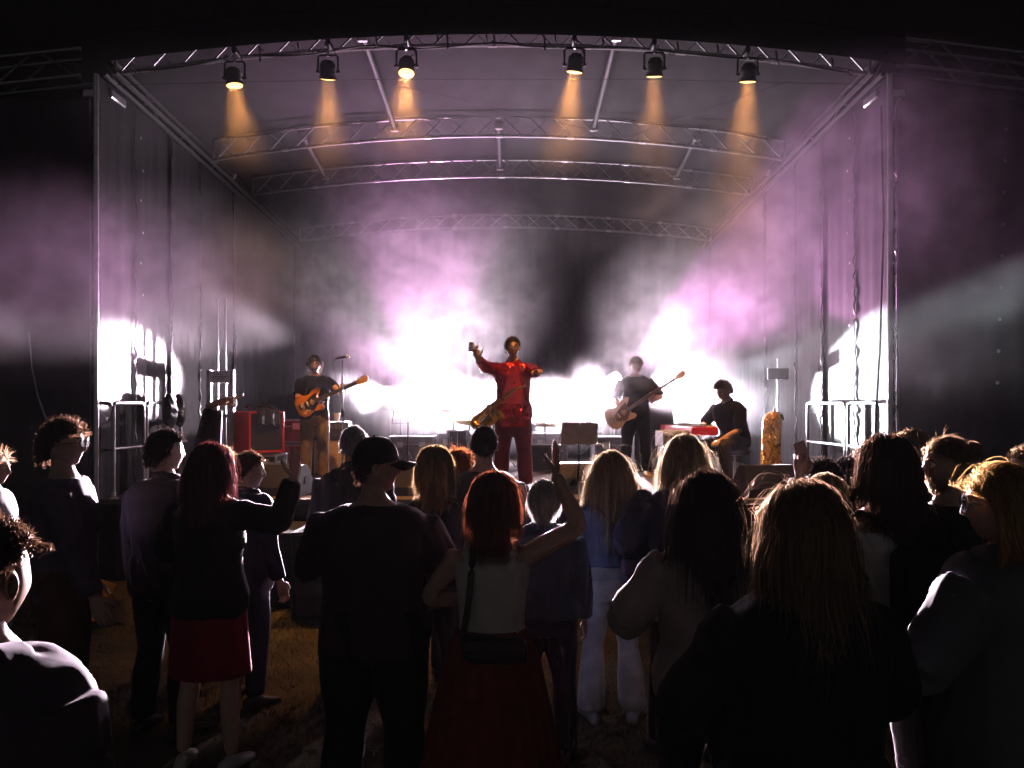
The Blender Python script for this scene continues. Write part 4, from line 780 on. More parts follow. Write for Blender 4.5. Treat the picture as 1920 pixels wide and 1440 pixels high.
def saxophone():
    t = thing('saxophone', 'brass saxophone hanging across the front of the red jacketed singer', 'saxophone', P(960, 740, 9.05)); t_o = np.array(t.location)
    W_ = lambda px, py, d: V(*P(px, py, d))-t_o
    MB().tube([W_(981, 693, 9.06), W_(982, 705, 9.05), W_(986, 715, 9.04), W_(985, 722, 9.03), W_(975, 727, 9.02), W_(965, 729, 9.02)], [.007, .008, .01, .012, .013, .014], 10).build('neck_crook', BRASS, t)
    MB().tube([W_(979, 683, 9.07), W_(981, 695, 9.06)], [.007, .011], 8).build('mouthpiece', RUBBER, t)
    body = [W_(968, 728, 9.02), W_(940, 748, 9.0), W_(905, 776, 8.98), W_(893, 786, 8.97), W_(888, 793, 8.95), W_(893, 800, 8.93)]
    MB().tube(*smoothpath(body, [.014, .024, .036, .042, .045, .048], 24), 14).build('body', BRASS, t)
    bell = [W_(893, 800, 8.93), W_(903, 800, 8.92), W_(915, 791, 8.9), W_(925, 781, 8.88), W_(931, 773, 8.86)]
    MB().tube(*smoothpath(bell, [.048, .05, .058, .072, .115], 20), 18, cap=False).build('bell', BRASS, t)
    rng = np.random.default_rng(5); d = unit(body[2]-body[0]); x, u, _ = frame(d, (0, -1, 0)); L = np.linalg.norm(body[2]-body[0])
    for i in range(15):
        f = .08+.88*i/15; c = body[0]+d*L*f; n_ = unit(u*rng.choice([1, .6])+x*rng.uniform(-1, 1)); r = .012+.03*f; MB().cyl(c+n_*r*.8, c+n_*(r+.014), .011+.012*f, 12).build('key_cup', BRASS, t)
    for o in (.7, -.7, 0): MB().cyl(body[0]+d*.05+unit(u+x*o)*.04, body[0]+d*L*.95+unit(u+x*o)*.06, .004, 6).build('key_rod', BRASS, t)
    return t
saxophone()
sw_ = V(*P(885, 655, 9.15)); sw_ = sw_+V(.01, -.31, 0); bt = thing('drink_can', 'small shiny can held up in the singer raised hand', 'can', sw_); MB().lathe([(.024, -.062), (.032, -.052), (.033, .045), (.027, .058), (.026, .06)], 18).build('can_body', mat('can_silver', (.75, .75, .78), .25, .9, .3, 30), bt); MB().lathe([(.0265, .0585), (.024, .062), (.004, .061)], 14).build('lid', CHROME, bt)
# --- bass player, half lost in the glare
Bt = person('bass player in black half dissolved in the white glare right of the singer', ((1192-960)/126.7, 11.38), 1.80, rz=PI-.15, z0=DECK, lean=.2, head=(.1, -.35, 0), top=tee(BLS, sleeve=.5), bottom=trs(BLS, inf=.02), hair=short(FAIRH, length=.05), eyes=True, arms={'R': ('px', (1168, 772, 11.1), (1, -.4, -.4)), 'L': ('px', (1221, 752, 10.98), (-1, .1, -1))}, hands=('grip', 'hold'), palms=((0, -.6, 1), (0, -1, .2)), fdirs=((-.1, .5, .8), (-.6, .45, -.5)), stance=.07, shoes=mat('yellow_shoe', (.5, .33, .08), .5), seed=43, group='band members on stage')
a, b = V(*P(1162, 778, 11.08)), V(*P(1232, 732, 10.92)); guitar('pale bass guitar held by the player in the glare', mat_frame(a, b-a, z=V(.1, -1, .12)), mat('pale_cream_lacquer', (.6, .5, .42), .2), mat('pearl_guard', (.12, .08, .07), .3), .78, 1.08, 'bass guitar')
# --- keyboard player on a stool
kx, kd = (1374-960)/150, 9.6; krz = 2.2
Kt = person('keyboard player in a black polo shirt sitting on a stool', (kx, kd), 1.78, rz=krz, z0=DECK, pelvis=(0, -.05, -.33), lean=.3, head=(.1, -.5, 0), top=tee(BLS, sleeve=.5, collar=True, hem=.86), bottom=trs(cloth('charcoal_trousers', (.02, .018, .022))), hair=short(BLACKH, length=.05, thick=.02, lift=.5, line=.068, back=1.6, n=2200, jitter=.5), eyes=True, skin='tan',
    legs={'L': ((-.16, .38, .56), (-.2, .36, .10)), 'R': ((.14, .40, .55), (.16, .46, .085))}, arms={'R': ('px', (1318, 803, 9.62), (1, -.4, -.6)), 'L': ('px', (1350, 826, 9.32), (-1, -.5, -.4))}, hands=('relaxed', 'relaxed'), palms=((0, 0, -1), (0, 0, -1)), fdirs=((-.2, 1, -.25), (.1, 1, -.1)), voxel=.012, seed=44, group='band members on stage')
t = thing('stool', 'round black padded stool under the keyboard player', 'stool', (kx, kd+.03, DECK)); sp = rotz(krz) @ V(0, -.06, 0)
MB().lathe([(.06, .42), (.17, .43), (.185, .46), (.185, .49), (.17, .505), (.05, .508)], 24, np.block([[np.eye(3), sp[:, None]], [np.zeros((1, 3)), np.ones((1, 1))]])).build('seat', mat('black_vinyl', (.015, .014, .015), .35), t)
MB().cyl(sp+V(0, 0, .06), sp+V(0, 0, .43), .022).build('column', CHROME, t)
for k_ in range(4): aa = k_*PI/2+.4; MB().tube([sp+V(0, 0, .1), sp+V(.12*math.cos(aa), .12*math.sin(aa), .06), sp+V(.25*math.cos(aa), .25*math.sin(aa), .012)], .014, 6).build('leg', CHROME, t)
# ================================================================ stage equipment
def Q(px, d, z=DECK): return V((px-960)/FPX*d, d, z)
CASEB = mat('black_flight_case_ply', (.022, .02, .022), .45, 0, .3, 12); CASE_RED_LIT = mat('red_lit_flight_case_ply', (.10, .014, .014), .45, 0, .3, 12); GRILLE = mat('black_grille_cloth', (.016, .016, .017), .8, 0, .2, 60, .3, 300); CASEG = mat('grey_flight_case_ply', (.16, .15, .16), .5, 0, .3, 10)  # the red ply has the red light on the cases put into its colour
def road_case(label, c, w_, d_, h_, m_=CASEB, rz=0., z=DECK, wheels=False, lid=.3, group='flight cases on stage'):
    t = thing('flight_case', label, 'case', (c[0], c[1], z), rz, group); o = .09 if wheels else 0.
    MB().box((0, 0, o+h_*(1-lid)/2), (w_-.02, d_-.02, h_*(1-lid)-.01), bev=.004).build('body', m_, t); MB().box((0, 0, o+h_*(1-lid/2)), (w_-.02, d_-.02, h_*lid-.01), bev=.004).build('lid', m_, t)
    for sx in (-1, 1):
        for sy in (-1, 1): MB().box((sx*(w_/2-.012), sy*(d_/2-.012), o+h_/2), (.03, .03, h_-.06), bev=.005).build('edge_rail', ALU, t)
    for z_ in (.012, h_-.012, h_*(1-lid)):
        for sy in (-1, 1): MB().box((0, sy*(d_/2-.01), o+z_), (w_-.07, .026, .026), bev=.005).build('edge_rail', ALU, t)
        for sx in (-1, 1): MB().box((sx*(w_/2-.01), 0, o+z_), (.026, d_-.07, .026), bev=.005).build('edge_rail', ALU, t)
    for sx in (-1, 1):
        for sy in (-1, 1):
            for z_ in (.0, h_): MB().sphere((sx*(w_/2-.012), sy*(d_/2-.012), o+z_+(.016 if z_ == 0 else -.016)), .026, 10, 8).build('ball_corner', STEEL, t)
    for x in (-w_*.25, w_*.25):
        l_ = MB().box((x, -d_/2-.002, o+h_*(1-lid)), (.11, .012, .1), bev=.004).build('latch', STEEL, t); MB().box((x, -d_/2-.012, o+h_*(1-lid)), (.05, .014, .03), bev=.004).build('twist_tab', STEEL, l_)
    if wheels:
        for sx in (-1, 1):
            for sy in (-1, 1): MB().cyl((sx*(w_/2-.1)-.018, sy*(d_/2-.1), .045), (sx*(w_/2-.1)+.018, sy*(d_/2-.1), .045), .045, 14).build('caster', RUBBER, t)
    return t
def speaker_cab(label, c, w_, d_, h_, m_, grille=GRILLE, rz=0., z=DECK, name='amplifier_cabinet', cat='amplifier', panel=None):
    t = thing(name, label, cat, (c[0], c[1], z), rz); th = .03
    for x in (-1, 1): MB().box((x*(w_/2-th/2), 0, h_/2), (th, d_, h_), bev=.006).build('side_panel', m_, t)
    for zz in (th/2, h_-th/2): MB().box((0, 0, zz), (w_-2*th-.002, d_, th), bev=.006).build('panel', m_, t)
    MB().box((0, d_/2-.02, h_/2), (w_-2*th-.004, .02, h_-2*th-.004)).build('back_panel', m_, t)
    top = h_-th-(panel or 0)
    MB().box((0, -d_/2+.03, (th+top)/2), (w_-2*th-.004, .02, top-th-.004), bev=.004).build('grille', grille, t)
    if panel:
        pn = MB().box((0, -d_/2+.02, top+panel/2), (w_-2*th-.006, .02, panel-.006)).build('control_panel', mat('amp_control_panel', (.06, .055, .05), .4), t)
        for i in range(7): MB().cyl((-w_*.36+i*w_*.12, -d_/2+.012, top+panel/2), (-w_*.36+i*w_*.12, -d_/2-.016, top+panel/2), .014, 10).build('knob', mat('knob_black', (.02, .02, .02), .4), pn)
    for x in (-1, 1): MB().tube([(x*(w_/2+.0), -.07, h_*.72), (x*(w_/2+.025), -.05, h_*.72), (x*(w_/2+.025), .05, h_*.72), (x*w_/2, .07, h_*.72)], .008, 6).build('handle', RUBBER, t)
    return t
# left side of the stage: red cabinet on a case, jacket on it, stacked cases, guitar amplifier with a cup
c = Q(487, 10.9); road_case('black flight case under the red cabinet at stage left', c, .62, .5, .36, wheels=False)
REDV = mat('red_vinyl', (.50, .012, .016), .5, 0, .1, 20, .2, 120)
speaker_cab('bright red speaker cabinet with black front on a flight case', c+V(0, 0, 0), .54, .42, .58, REDV, z=DECK+.385, rz=.8)
j = MB(); rng = np.random.default_rng(8); nu, nv = 26, 18; v = []
for iu in range(nu):
    for iv in range(nv):
        x, y = -.17+.34*iu/(nu-1), -.34+.5*iv/(nv-1); over = max(0, -.205-y); z = .58+.03+.06*math.exp(-(x*x+(y)**2)*14)-over*1.9+.02*math.sin(x*38+y*17)+.014*math.sin(y*49+x*9); yy = max(y, -.235)-.02*(over > 0)-.012*math.sin(x*40)*(over > 0); v.append((x, yy-.0, z))
j.add(v, [(a*nv+b, (a+1)*nv+b, (a+1)*nv+b+1, a*nv+b+1) for a in range(nu-1) for b in range(nv-1)]); jo = j.build('jacket', mat('black_glossy_jacket', (.018, .017, .018), .22, 0, .2, 12, .4, 30), None, angle=None); jo.location = (c[0], c[1], DECK+.385); jo.rotation_euler = (0, 0, .8)
sm_ = jo.modifiers.new('thick', 'SOLIDIFY'); sm_.thickness = .012; tag(jo, 'glossy black jacket thrown over the red cabinet', 'jacket')
road_case('lower flight case coloured as if lit red behind the guitarist', Q(549, 12.2), .5, .5, .44, CASE_RED_LIT); road_case('upper flight case coloured as if lit red, stacked behind the guitarist', Q(549, 12.2), .5, .5, .36, CASE_RED_LIT, z=DECK+.47)
ca = Q(624, 11.6); GRILLE_TAN_LIT = mat('tan_lit_speaker_grille', (.42, .33, .24), .8, 0, .15, 40, .3, 200)  # silver grille; the warm light on it is put into the tan colour
speaker_cab('speaker cabinet with silver front coloured as if lit tan behind the guitarist', ca, .56, .36, .56, mat('black_tolex', (.01, .009, .009), .55), GRILLE_TAN_LIT); speaker_cab('small amplifier head on the cabinet with the tan lit front', ca, .52, .26, .24, mat('black_tolex', (.01, .009, .009), .55), GRILLE, z=DECK+.563, panel=.08)
t = thing('paper_cup', 'white paper cup glowing on top of the amplifier head', 'cup', (ca[0]+.06, ca[1], DECK+.805)); MB().lathe([(.034, 0), (.047, .125)], 18).build('cup_wall', mat('white_paper', (.8, .79, .76), .7), t); MB().lathe([(.048, .118), (.05, .125), (.048, .13), (.044, .125)], 18, cap=False).build('rim', mat('white_paper', (.8, .79, .76), .7), t)
# cases along the back
for px, d, w_, h_, lab in ((775, 13.9, .8, .5, 'grey flight case in the smoke left of the drums'), (852, 14.1, .62, .55, 'grey flight case behind the crash cymbal'), (1030, 14.0, .66, .55, 'grey flight case right behind the singer'), (1150, 13.7, .74, .5, 'grey flight case behind the bass player')):
    road_case(lab, Q(px, d), w_, .5, h_, CASEG, rz=rng.uniform(-.1, .1))
# drum kit
SHELL = mat('dark_drum_shell', (.03, .03, .035), .25, 0, .2, 10); HEADM = mat('drum_skin', (.7, .69, .66), .5); BRZ = mat('bronze_cymbal', (.6, .43, .18), .3, 1, .15, 30)
def drum(t, c, r, h_, ax=(0, 0, 1), nm='shell'):
    M = aim(c, V(*c)+V(*ax)); sh = MB().lathe([(r, 0), (r, h_)], 28, M).build(nm, SHELL, t); MB().lathe([(r*.97, -.006), (r*.5, -.008), (.01, -.008)], 28, M).build('skin', HEADM, sh); MB().lathe([(r*.97, h_+.004), (r*.5, h_+.005), (.01, h_+.005)], 28, M).build('skin', HEADM, sh)
    for z in (0, h_): MB().lathe([(r+.01, z-.012), (r+.016, z), (r+.01, z+.012), (r-.004, z)], 28, M, cap=False).build('hoop', CHROME, sh)
    for i in range(8):
        a_ = i*PI/4; p = V(math.cos(a_)*(r+.012), math.sin(a_)*(r+.012), 0); MB().cyl(M[:3, :3] @ (p+V(0, 0, .01))+M[:3, 3], M[:3, :3] @ (p+V(0, 0, h_-.01))+M[:3, 3], .006, 6).build('lug_rod', CHROME, sh)
dx, dy = Q(925, 13.3)[:2]
t = thing('bass_drum', 'dark bass drum with two mounted toms behind the singer', 'drum', (dx, dy, DECK)); drum(t, (0, -.2, .28), .27, .42, (0, 1, 0), 'bass_shell'); drum(t, (-.19, .02, .66), .15, .2, (-.05, .12, .98), 'tom_shell'); drum(t, (.19, .02, .66), .165, .22, (.05, .12, .98), 'tom_shell')
MB().cyl((0, .02, .54), (0, .02, .75), .018).build('tom_post', CHROME, t)
for s_ in (-1, 1): MB().cyl((s_*.24, -.12, .2), (s_*.38, -.22, .0), .01).build('spur', CHROME, t)
t = thing('floor_tom', 'dark floor tom on three legs left of the bass drum', 'drum', (dx-.62, dy+.25, DECK)); drum(t, (0, 0, .25), .2, .36)
for k_ in range(3): a_ = k_*2.1; MB().cyl((.21*math.cos(a_), .21*math.sin(a_), 0), (.21*math.cos(a_), .21*math.sin(a_), .5), .008).build('leg', CHROME, t)
t = thing('snare_drum', 'shallow snare drum on its stand right of the bass drum', 'drum', (dx+.55, dy+.3, DECK)); drum(t, (0, 0, .58), .18, .14); MB().cyl((0, 0, .1), (0, 0, .56), .014).build('stand_pole', CHROME, t)
for k_ in range(3): a_ = k_*2.1+.3; MB().cyl((0, 0, .25), (.25*math.cos(a_), .25*math.sin(a_), .0), .009).build('leg', CHROME, t); MB().cyl((0, 0, .5), (.18*math.cos(a_), .18*math.sin(a_), .58), .008).build('basket_arm', CHROME, t)
for px, py, d, r, tx, ty, lab in ((850, 768, 13.4, .24, .28, .1, 'crash cymbal on a tall stand, left of the saxophone'), (880, 791, 13.1, .26, .2, .1, 'larger low cymbal on a stand beside the saxophone bell'), (1022, 795, 13.2, .19, -.1, .05, 'hi-hat cymbals on a stand right of the singer')):
    x, y, z = P(px, py, d); t = thing('cymbal_stand', lab, 'cymbal', (x, y, DECK), 0, 'cymbals of the drum kit'); h_ = z-DECK; R_ = np.eye(4); R_[:3, :3] = np.array(Euler((tx, ty, 0)).to_matrix()); R_[:3, 3] = (0, 0, h_)
    for k_ in range(2 if 'hi-hat' in lab else 1): MB().lathe([(r, -.03*k_), (r*.6, .012-.05*k_), (r*.2, .022-.06*k_), (r*.12, .04-.09*k_), (.01, .044-.095*k_), (.01, .04-.095*k_), (r*.2, .018-.06*k_), (r*.98, -.003-.03*k_)], 36, R_).build('cymbal', BRZ, t)
    MB().cyl((0, 0, .1), (0, 0, h_+.06), .011).build('pole', CHROME, t); MB().cyl((0, 0, h_+.04), (0, 0, h_+.07), .014).build('wing_nut', CHROME, t)
    for k_ in range(3): a_ = k_*2.1+.2; MB().tube([(0, 0, .45), (.16*math.cos(a_), .16*math.sin(a_), .2), (.3*math.cos(a_), .3*math.sin(a_), .0)], .009, 6).build('leg', CHROME, t)
# numbered black cabinet by the drums
cb = Q(1022, 12.4); nb = speaker_cab('black cabinet marked with a white number five right of the singer', cb, .5, .4, .42, CASEB, name='speaker_cabinet', cat='speaker')
def text_part(txt, size, M, m_, parent, name='lettering'):
    cu = bpy.data.curves.new('txt', 'FONT'); cu.body = txt; cu.size = size; cu.align_x = 'CENTER'; cu.align_y = 'CENTER'; cu.extrude = .0006; ob = bpy.data.objects.new('txt', cu); COL.objects.link(ob)
    me = bpy.data.meshes.new_from_object(ob.evaluated_get(bpy.context.evaluated_depsgraph_get())); bpy.data.objects.remove(ob); me.transform(Matrix(M)); return link(name, me, m_, parent)
text_part('5', .17, Matrix.Translation((0, -.186, .22)) @ Matrix.Rotation(PI/2, 4, 'X'), mat('white_print', (.7, .7, .7), .6), nb)
# monitors
def wedge(label, c, w_, rz):
    t = thing('monitor_wedge', label, 'speaker', (c[0], c[1], DECK), rz, 'monitor wedges'); pr = [(-.2, 0), (.22, 0), (.24, .05), (.02, .36), (-.10, .36), (-.22, .10)]; Mx = np.array([[0, 0, 1, 0], [1, 0, 0, 0], [0, 1, 0, 0], [0, 0, 0, 1]], float)
    MB().prism(pr, -w_/2, w_/2, Mx).build('cabinet', mat('black_monitor_paint', (.005, .005, .0055), .6, 0, .2, 30, .3, 160), t, smooth=False)
    g = MB(); a_, b_ = V(0, .245, .07), V(0, .035, .355); u_ = unit(b_-a_); n_ = V(0, u_[2], -u_[1]); g.box((a_+b_)/2+n_*.004, (w_-.06, .012, np.linalg.norm(b_-a_)-.03), np.stack([V(1, 0, 0), n_, u_], 1)); g.build('grille', STEEL if False else GRILLE, t, smooth=False)
    for s_ in (-1, 1): MB().lathe([(.012, 0), (.05, 0), (.05, .006), (.012, .006)], 14, aim((s_*(w_/2+.001), 0, .18), (s_*2, 0, .18))).build('side_handle', RUBBER, t)
wedge('black monitor wedge at stage left before the guitarist', Q(530, 9.05), .62, -.25); wedge('black monitor wedge at stage right before the keyboard player', Q(1432, 8.95), .62, .22); wedge('black monitor wedge beside the music stand at stage middle', Q(1075, 9.3), .5, .05); wedge('small black monitor wedge left of the singer feet', Q(770, 9.1), .5, -.05)
t = thing('control_box', 'low black box on the stage edge near the music stand', 'box', Q(1098, 8.75)); MB().box((0, 0, .09), (.16, .2, .18), bev=.01).build('housing', CASEB, t); MB().tube([(-.05, 0, .18), (-.04, 0, .2), (.04, 0, .2), (.05, 0, .18)], .006, 6).build('handle', RUBBER, t)
# pedal board and cables at the guitarist feet
t = thing('pedal_board', 'guitar effect pedals on a small board by the left monitor', 'pedals', Q(592, 9.5), .1); MB().box((0, 0, .02), (.5, .22, .03), bev=.006).build('board', BLACKMETAL, t)
for i, c_ in enumerate(((.4, .2, .05), (.1, .1, .1), (.45, .4, .35), (.3, .05, .04))):
    pe = MB().box((-.18+.12*i, 0, .058), (.075, .12, .045), bev=.008).build('pedal', mat('pedal_paint_%s' % 'abcd'[i], c_, .4), t); MB().cyl((-.18+.12*i, -.03, .08), (-.18+.12*i, -.03, .092), .012, 10).build('footswitch', CHROME, pe)
for i, (pts, lab) in enumerate(((((560, 9.3), (585, 9.0), (625, 8.85), (670, 9.05), (720, 8.9)), 'black cable looping over the stage floor by the pedals'), (((1085, 9.0), (1130, 8.9), (1190, 9.1), (1260, 8.85), (1330, 9.0)), 'black cable running along the stage edge at right'))):
    o = MB().tube([(*Q(a_, b_)[:2], DECK+.012) for a_, b_ in pts], .009, 6).build('cable', RUBBER); tag(o, lab, 'cable')
# microphone on a stand
mx, md = (642-960)/FPX*10.0, 10.0; t = thing('microphone_stand', 'microphone on a slim stand beside the guitarist', 'microphone', (mx, md, DECK)); zt = P(640, 672, md)[2]-DECK
MB().cyl((0, 0, .05), (0, 0, zt-.02), .010).build('pole', CHROME, t); MB().lathe([(.14, 0), (.14, .015), (.03, .03), (.016, .06)], 24).build('base', BLACKMETAL, t); MB().cyl((0, 0, .9), (0, 0, 1.0), .016).build('clutch', BLACKMETAL, t)
mc = MB().tube([(-.09, .03, zt+.0), (-.02, .0, zt+.012), (.05, -.02, zt+.02)], [.012, .014, .018], 10).build('microphone', BLACKMETAL, t); MB().sphere((.075, -.026, zt+.024), .028, 12, 9).build('mesh_ball', STEEL, mc)
MB().tube([(-.09, .03, zt), (-.14, .03, zt-.06), (-.05, .02, zt-.4), (.02, -.01, zt-.7), (.015, 0, .4), (.03, -.02, .02)], .005, 6).build('cable', RUBBER, t)
# music stands
def music_stand(label, px, d, h_, rz, paper=True):
    t = thing('music_stand', label, 'music stand', Q(px, d), rz, 'music stands'); MB().cyl((0, 0, .15), (0, 0, h_), .010).build('pole', BLACKMETAL, t)
    for k_ in range(3): a_ = k_*2.1+.5; MB().tube([(0, 0, .35), (.12*math.cos(a_), .12*math.sin(a_), .16), (.27*math.cos(a_), .27*math.sin(a_), .0)], .008, 6).build('leg', BLACKMETAL, t)
    Mt = np.eye(4); Mt[:3, :3] = np.array(Euler((-.35, 0, 0)).to_matrix()); Mt[:3, 3] = (0, 0, h_); W_ = lambda x, y, z: Mt[:3, :3] @ V(x, y, z)+Mt[:3, 3]
    for a_, b_ in (((-.24, 0, -.02), (.24, 0, -.02)), ((-.24, 0, -.02), (-.2, 0, .2)), ((.24, 0, -.02), (.2, 0, .2)), ((-.2, 0, .2), (0, 0, .06)), ((.2, 0, .2), (0, 0, .06)), ((0, 0, -.02), (0, 0, .2))): MB().tube([W_(*a_), W_(*b_)], .006, 6, .004).build('desk_bar', BLACKMETAL, t)
    if paper:
        for s_ in (-1, 1): MB().box(W_(s_*.108, .012, .11), (.21, .003, .28), Mt[:3, :3]).build('sheet', mat('sheet_music_paper', (.6, .5, .42), .8, 0, .1, 20), t)
music_stand('music stand holding sheets at the front of the stage', 1085, 9.05, .62, PI+.1); music_stand('bare music stand beside the drums in the smoke', 765, 11.6, .8, .3, False)
# bass amplifier and keyboards
cb = Q(1222, 12.3); speaker_cab('tall black bass speaker cabinet right of the bass player', cb, .62, .4, .62, mat('black_tolex', (.01, .009, .009), .55)); speaker_cab('second bass cabinet stacked on top behind the keyboards', cb, .62, .4, .5, mat('black_tolex', (.01, .009, .009), .55), z=DECK+.625, panel=.09)
kb0, kb1 = V(*P(1322, 815, 9.35)), V(*P(1270, 812, 10.3)); kd_ = unit(kb1-kb0); kl = 1.15; kc = kb0+kd_*kl/2; KR = math.atan2(kd_[1], kd_[0]); kz = 1.95-50/FPX*9.4-.04
t = thing('keyboard', 'long red stage keyboard in front of the seated player', 'keyboard', (kc[0], kc[1], kz), KR); REDP = mat('red_keyboard_paint', (.52, .02, .05), .35, 0, .05, 20)
MB().box((0, 0, .05), (kl, .34, .10), bev=.008).build('case', REDP, t); MB().box((0, .05, .104), (kl-.1, .16, .012)).build('control_panel', mat('panel_dark', (.05, .02, .025), .4), t)
for i in range(36): MB().box((-kl/2+.06+i*(kl-.12)/35.5, -.1, .108), (.026, .13, .016), bev=.002).build('white_key', mat('ivory_key', (.7, .68, .63), .3), t)
for i in range(35):
    if i % 7 not in (2, 6): MB().box((-kl/2+.075+i*(kl-.12)/35.5, -.075, .122), (.012, .08, .016), bev=.002).build('black_key', RUBBER, t)
for s_ in (-1, 1):
    for q in (-1, 1): MB().cyl((s_*kl*.36, q*.02, -.003), (s_*kl*.36, -q*.26, -(kz-DECK)), .016).build('stand_leg', BLACKMETAL, t)
t = thing('effects_rack', 'low mixer rack with knobs beside the red keyboard', 'mixer', Q(1262, 9.55), .15); MB().box((0, 0, .64), (.36, .3, .2), bev=.01).build('housing', CASEG, t)
for i in range(6):
    for q in range(2): MB().cyl((-.14+.056*i, -.15, .6+.07*q), (-.14+.056*i, -.168, .6+.07*q), .012, 8).build('knob', CHROME, t)
for s_ in (-1, 1): MB().box((s_*.14, 0, .27), (.03, .26, .53), bev=.004).build('leg', BLACKMETAL, t)
# gold jacket hung on a stand, sign sheets on masts
t = thing('coat_stand', 'slim stand holding the gold sequin jacket at stage right', 'stand', Q(1452, 9.9)); MB().cyl((0, 0, .03), (0, 0, 1.02), .013).build('pole', BLACKMETAL, t); MB().lathe([(.17, 0), (.17, .02), (.02, .04)], 20).build('base', BLACKMETAL, t); MB().tube([(-.1, 0, .86), (-.03, 0, .93), (.05, 0, .96), (.1, 0, .92), (.12, 0, .86)], .012, 8).build('hanger', BLACKMETAL, t)
g = MB(); n_ = 60; a_ = np.arange(n_)*2*PI/n_; rr = []
for z, rx, ry, ox in ((.97, .045, .05, .045), (.95, .08, .06, .03), (.91, .11, .075, .012), (.82, .125, .085, .0), (.6, .12, .09, -.005), (.4, .125, .095, -.008), (.2, .135, .1, -.012), (.04, .145, .105, -.015), (.03, .14, .1, -.015)): pl = 1+.09*np.sin(a_*9+z*2)*(1-.5*z); rr.append(np.stack([ox+np.cos(a_)*rx*pl, np.sin(a_)*ry*pl, np.full(n_, z)], 1))
g.loft(rr); gj = g.build('sequin_jacket', sequin('gold_sequin_fabric', (.75, .42, .12), 48, .22), None, angle=None); gj.location = tuple(Q(1447, 9.9)); tag(gj, 'gold sequin jacket hanging on a stand at stage right', 'jacket')
WSH = mat('white_sign_sheet', (.62, .6, .64), .6)
def mast(label, x, y, sgn, hh):
    t = thing('lifting_mast', label, 'mast', (x, y, DECK), 0, 'lifting masts inside the stage'); ALD = mat('dull_grey_profile', (.16, .16, .18), .4, .7)
    for dx_ in (-.16, .16): MB().box((dx_, 0, hh/2), (.06, .08, hh), bev=.008).build('upright', ALD, t)
    for dx_ in (-.05, .06): MB().cyl((dx_, .02, .1), (dx_, .02, hh+1.0), .013).build('rod', STEEL, t)
    MB().box((0, -.02, hh-.1), (.3, .05, .16), bev=.008).build('crossbar', ALD, t); MB().box((0, -.055, hh-.1), (.29, .012, .17)).build('notice_plate', WSH, t)
    for i, (w_, z) in enumerate(((.1, .03), (.2, 0.), (.16, -.02), (.08, -.045))): MB().box((-.02+.02*(i % 2), -.0625, hh-.1+z), (w_, .002, .008)).build('print_line', mat('dark_print', (.05, .05, .06), .7), t)
    for z in (.25, .9): MB().box((0, 0, z), (.3, .06, .05), bev=.008).build('crossbar', ALD, t)
    MB().box((0, 0, .03), (.5, .5, .06), bev=.01).build('foot_plate', ALD, t)
mast('grey lifting mast with notice plate at stage left by the scrim', (414-960)/FPX*10.8, 10.8, 1, 1.55)
t = thing('sign_pole', 'white notice sheet on a thin pole at stage right', 'sign', Q(1458, 11.0)); MB().cyl((0, 0, .03), (0, 0, 1.72), .012).build('pole', STEEL, t); MB().lathe([(.15, 0), (.15, .02), (.02, .04)], 20).build('base', BLACKMETAL, t)
for s_ in (-1, 1): MB().box((s_*.076, -.02, 1.5), (.148, .006, .16)).build('sheet', WSH, t)
# railings
def railing(label, p, q, bars=1):
    p, q = V(*p, DECK), V(*q, DECK); t = thing('railing', label, 'railing', p, 0, 'railings along the stage sides'); H_ = V(0, 0, 1.08); d_ = unit(q-p)
    MB().tube([p+V(0, 0, .02), p+H_*.96, p+H_*.99+d_*.02, p+H_+d_*.06, q+H_-d_*.06, q+H_*.99-d_*.02, q+H_*.96, q+V(0, 0, .02)], .021, 10).build('hoop', ALU, t, world=True); MB().cyl(p+H_*.52, q+H_*.52, .016).build('middle_rail', ALU, t, world=True)
    for r_ in (p, q): MB().lathe([(.05, 0), (.05, .02), (.026, .03), (.026, .08)], 14, np.block([[np.eye(3), r_[:, None]], [np.zeros((1, 3)), np.ones((1, 1))]])).build('socket', STEEL, t, world=True)
railing('front tubular railing along the left side of the stage', (-4.47, 8.62), (-4.42, 9.22)); railing('rear tubular railing along the left side of the stage', (-4.42, 9.30), (-4.38, 10.15))
railing('front tubular railing along the right side of the stage', (4.1, 8.62), (4.06, 9.28)); railing('rear tubular railing along the right side of the stage', (4.06, 9.36), (4.02, 10.45))
for y, w_, lab in ((9.75, .3, 'dark bag slung over the rear left railing'), (10.02, .2, 'second dark bag with a red tag hanging on the rear left railing')):
    t = thing('hanging_bag', lab, 'bag', (-4.36, y, DECK)); bm_ = MB(); bm_.sphere((0, 0, 0), (.06, w_/2, .22), 14, 10); v, f = remesh(bm_, .02, 2, .025, 3, (14, 14, 10)); v[:, 2] += .98; v[:, 0] += .02; MB().add(v, f).build('bag_body', BLK, t, angle=None)
    MB().tube([(-.02, -w_*.3, 1.05), (-.06, 0, 1.16), (-.02, w_*.3, 1.05)], .012, 6).build('strap', RUBBER, t)
    if 'red' in lab: MB().box((.085, 0, 1.0), (.008, .03, .1)).build('tag', REDV, t)
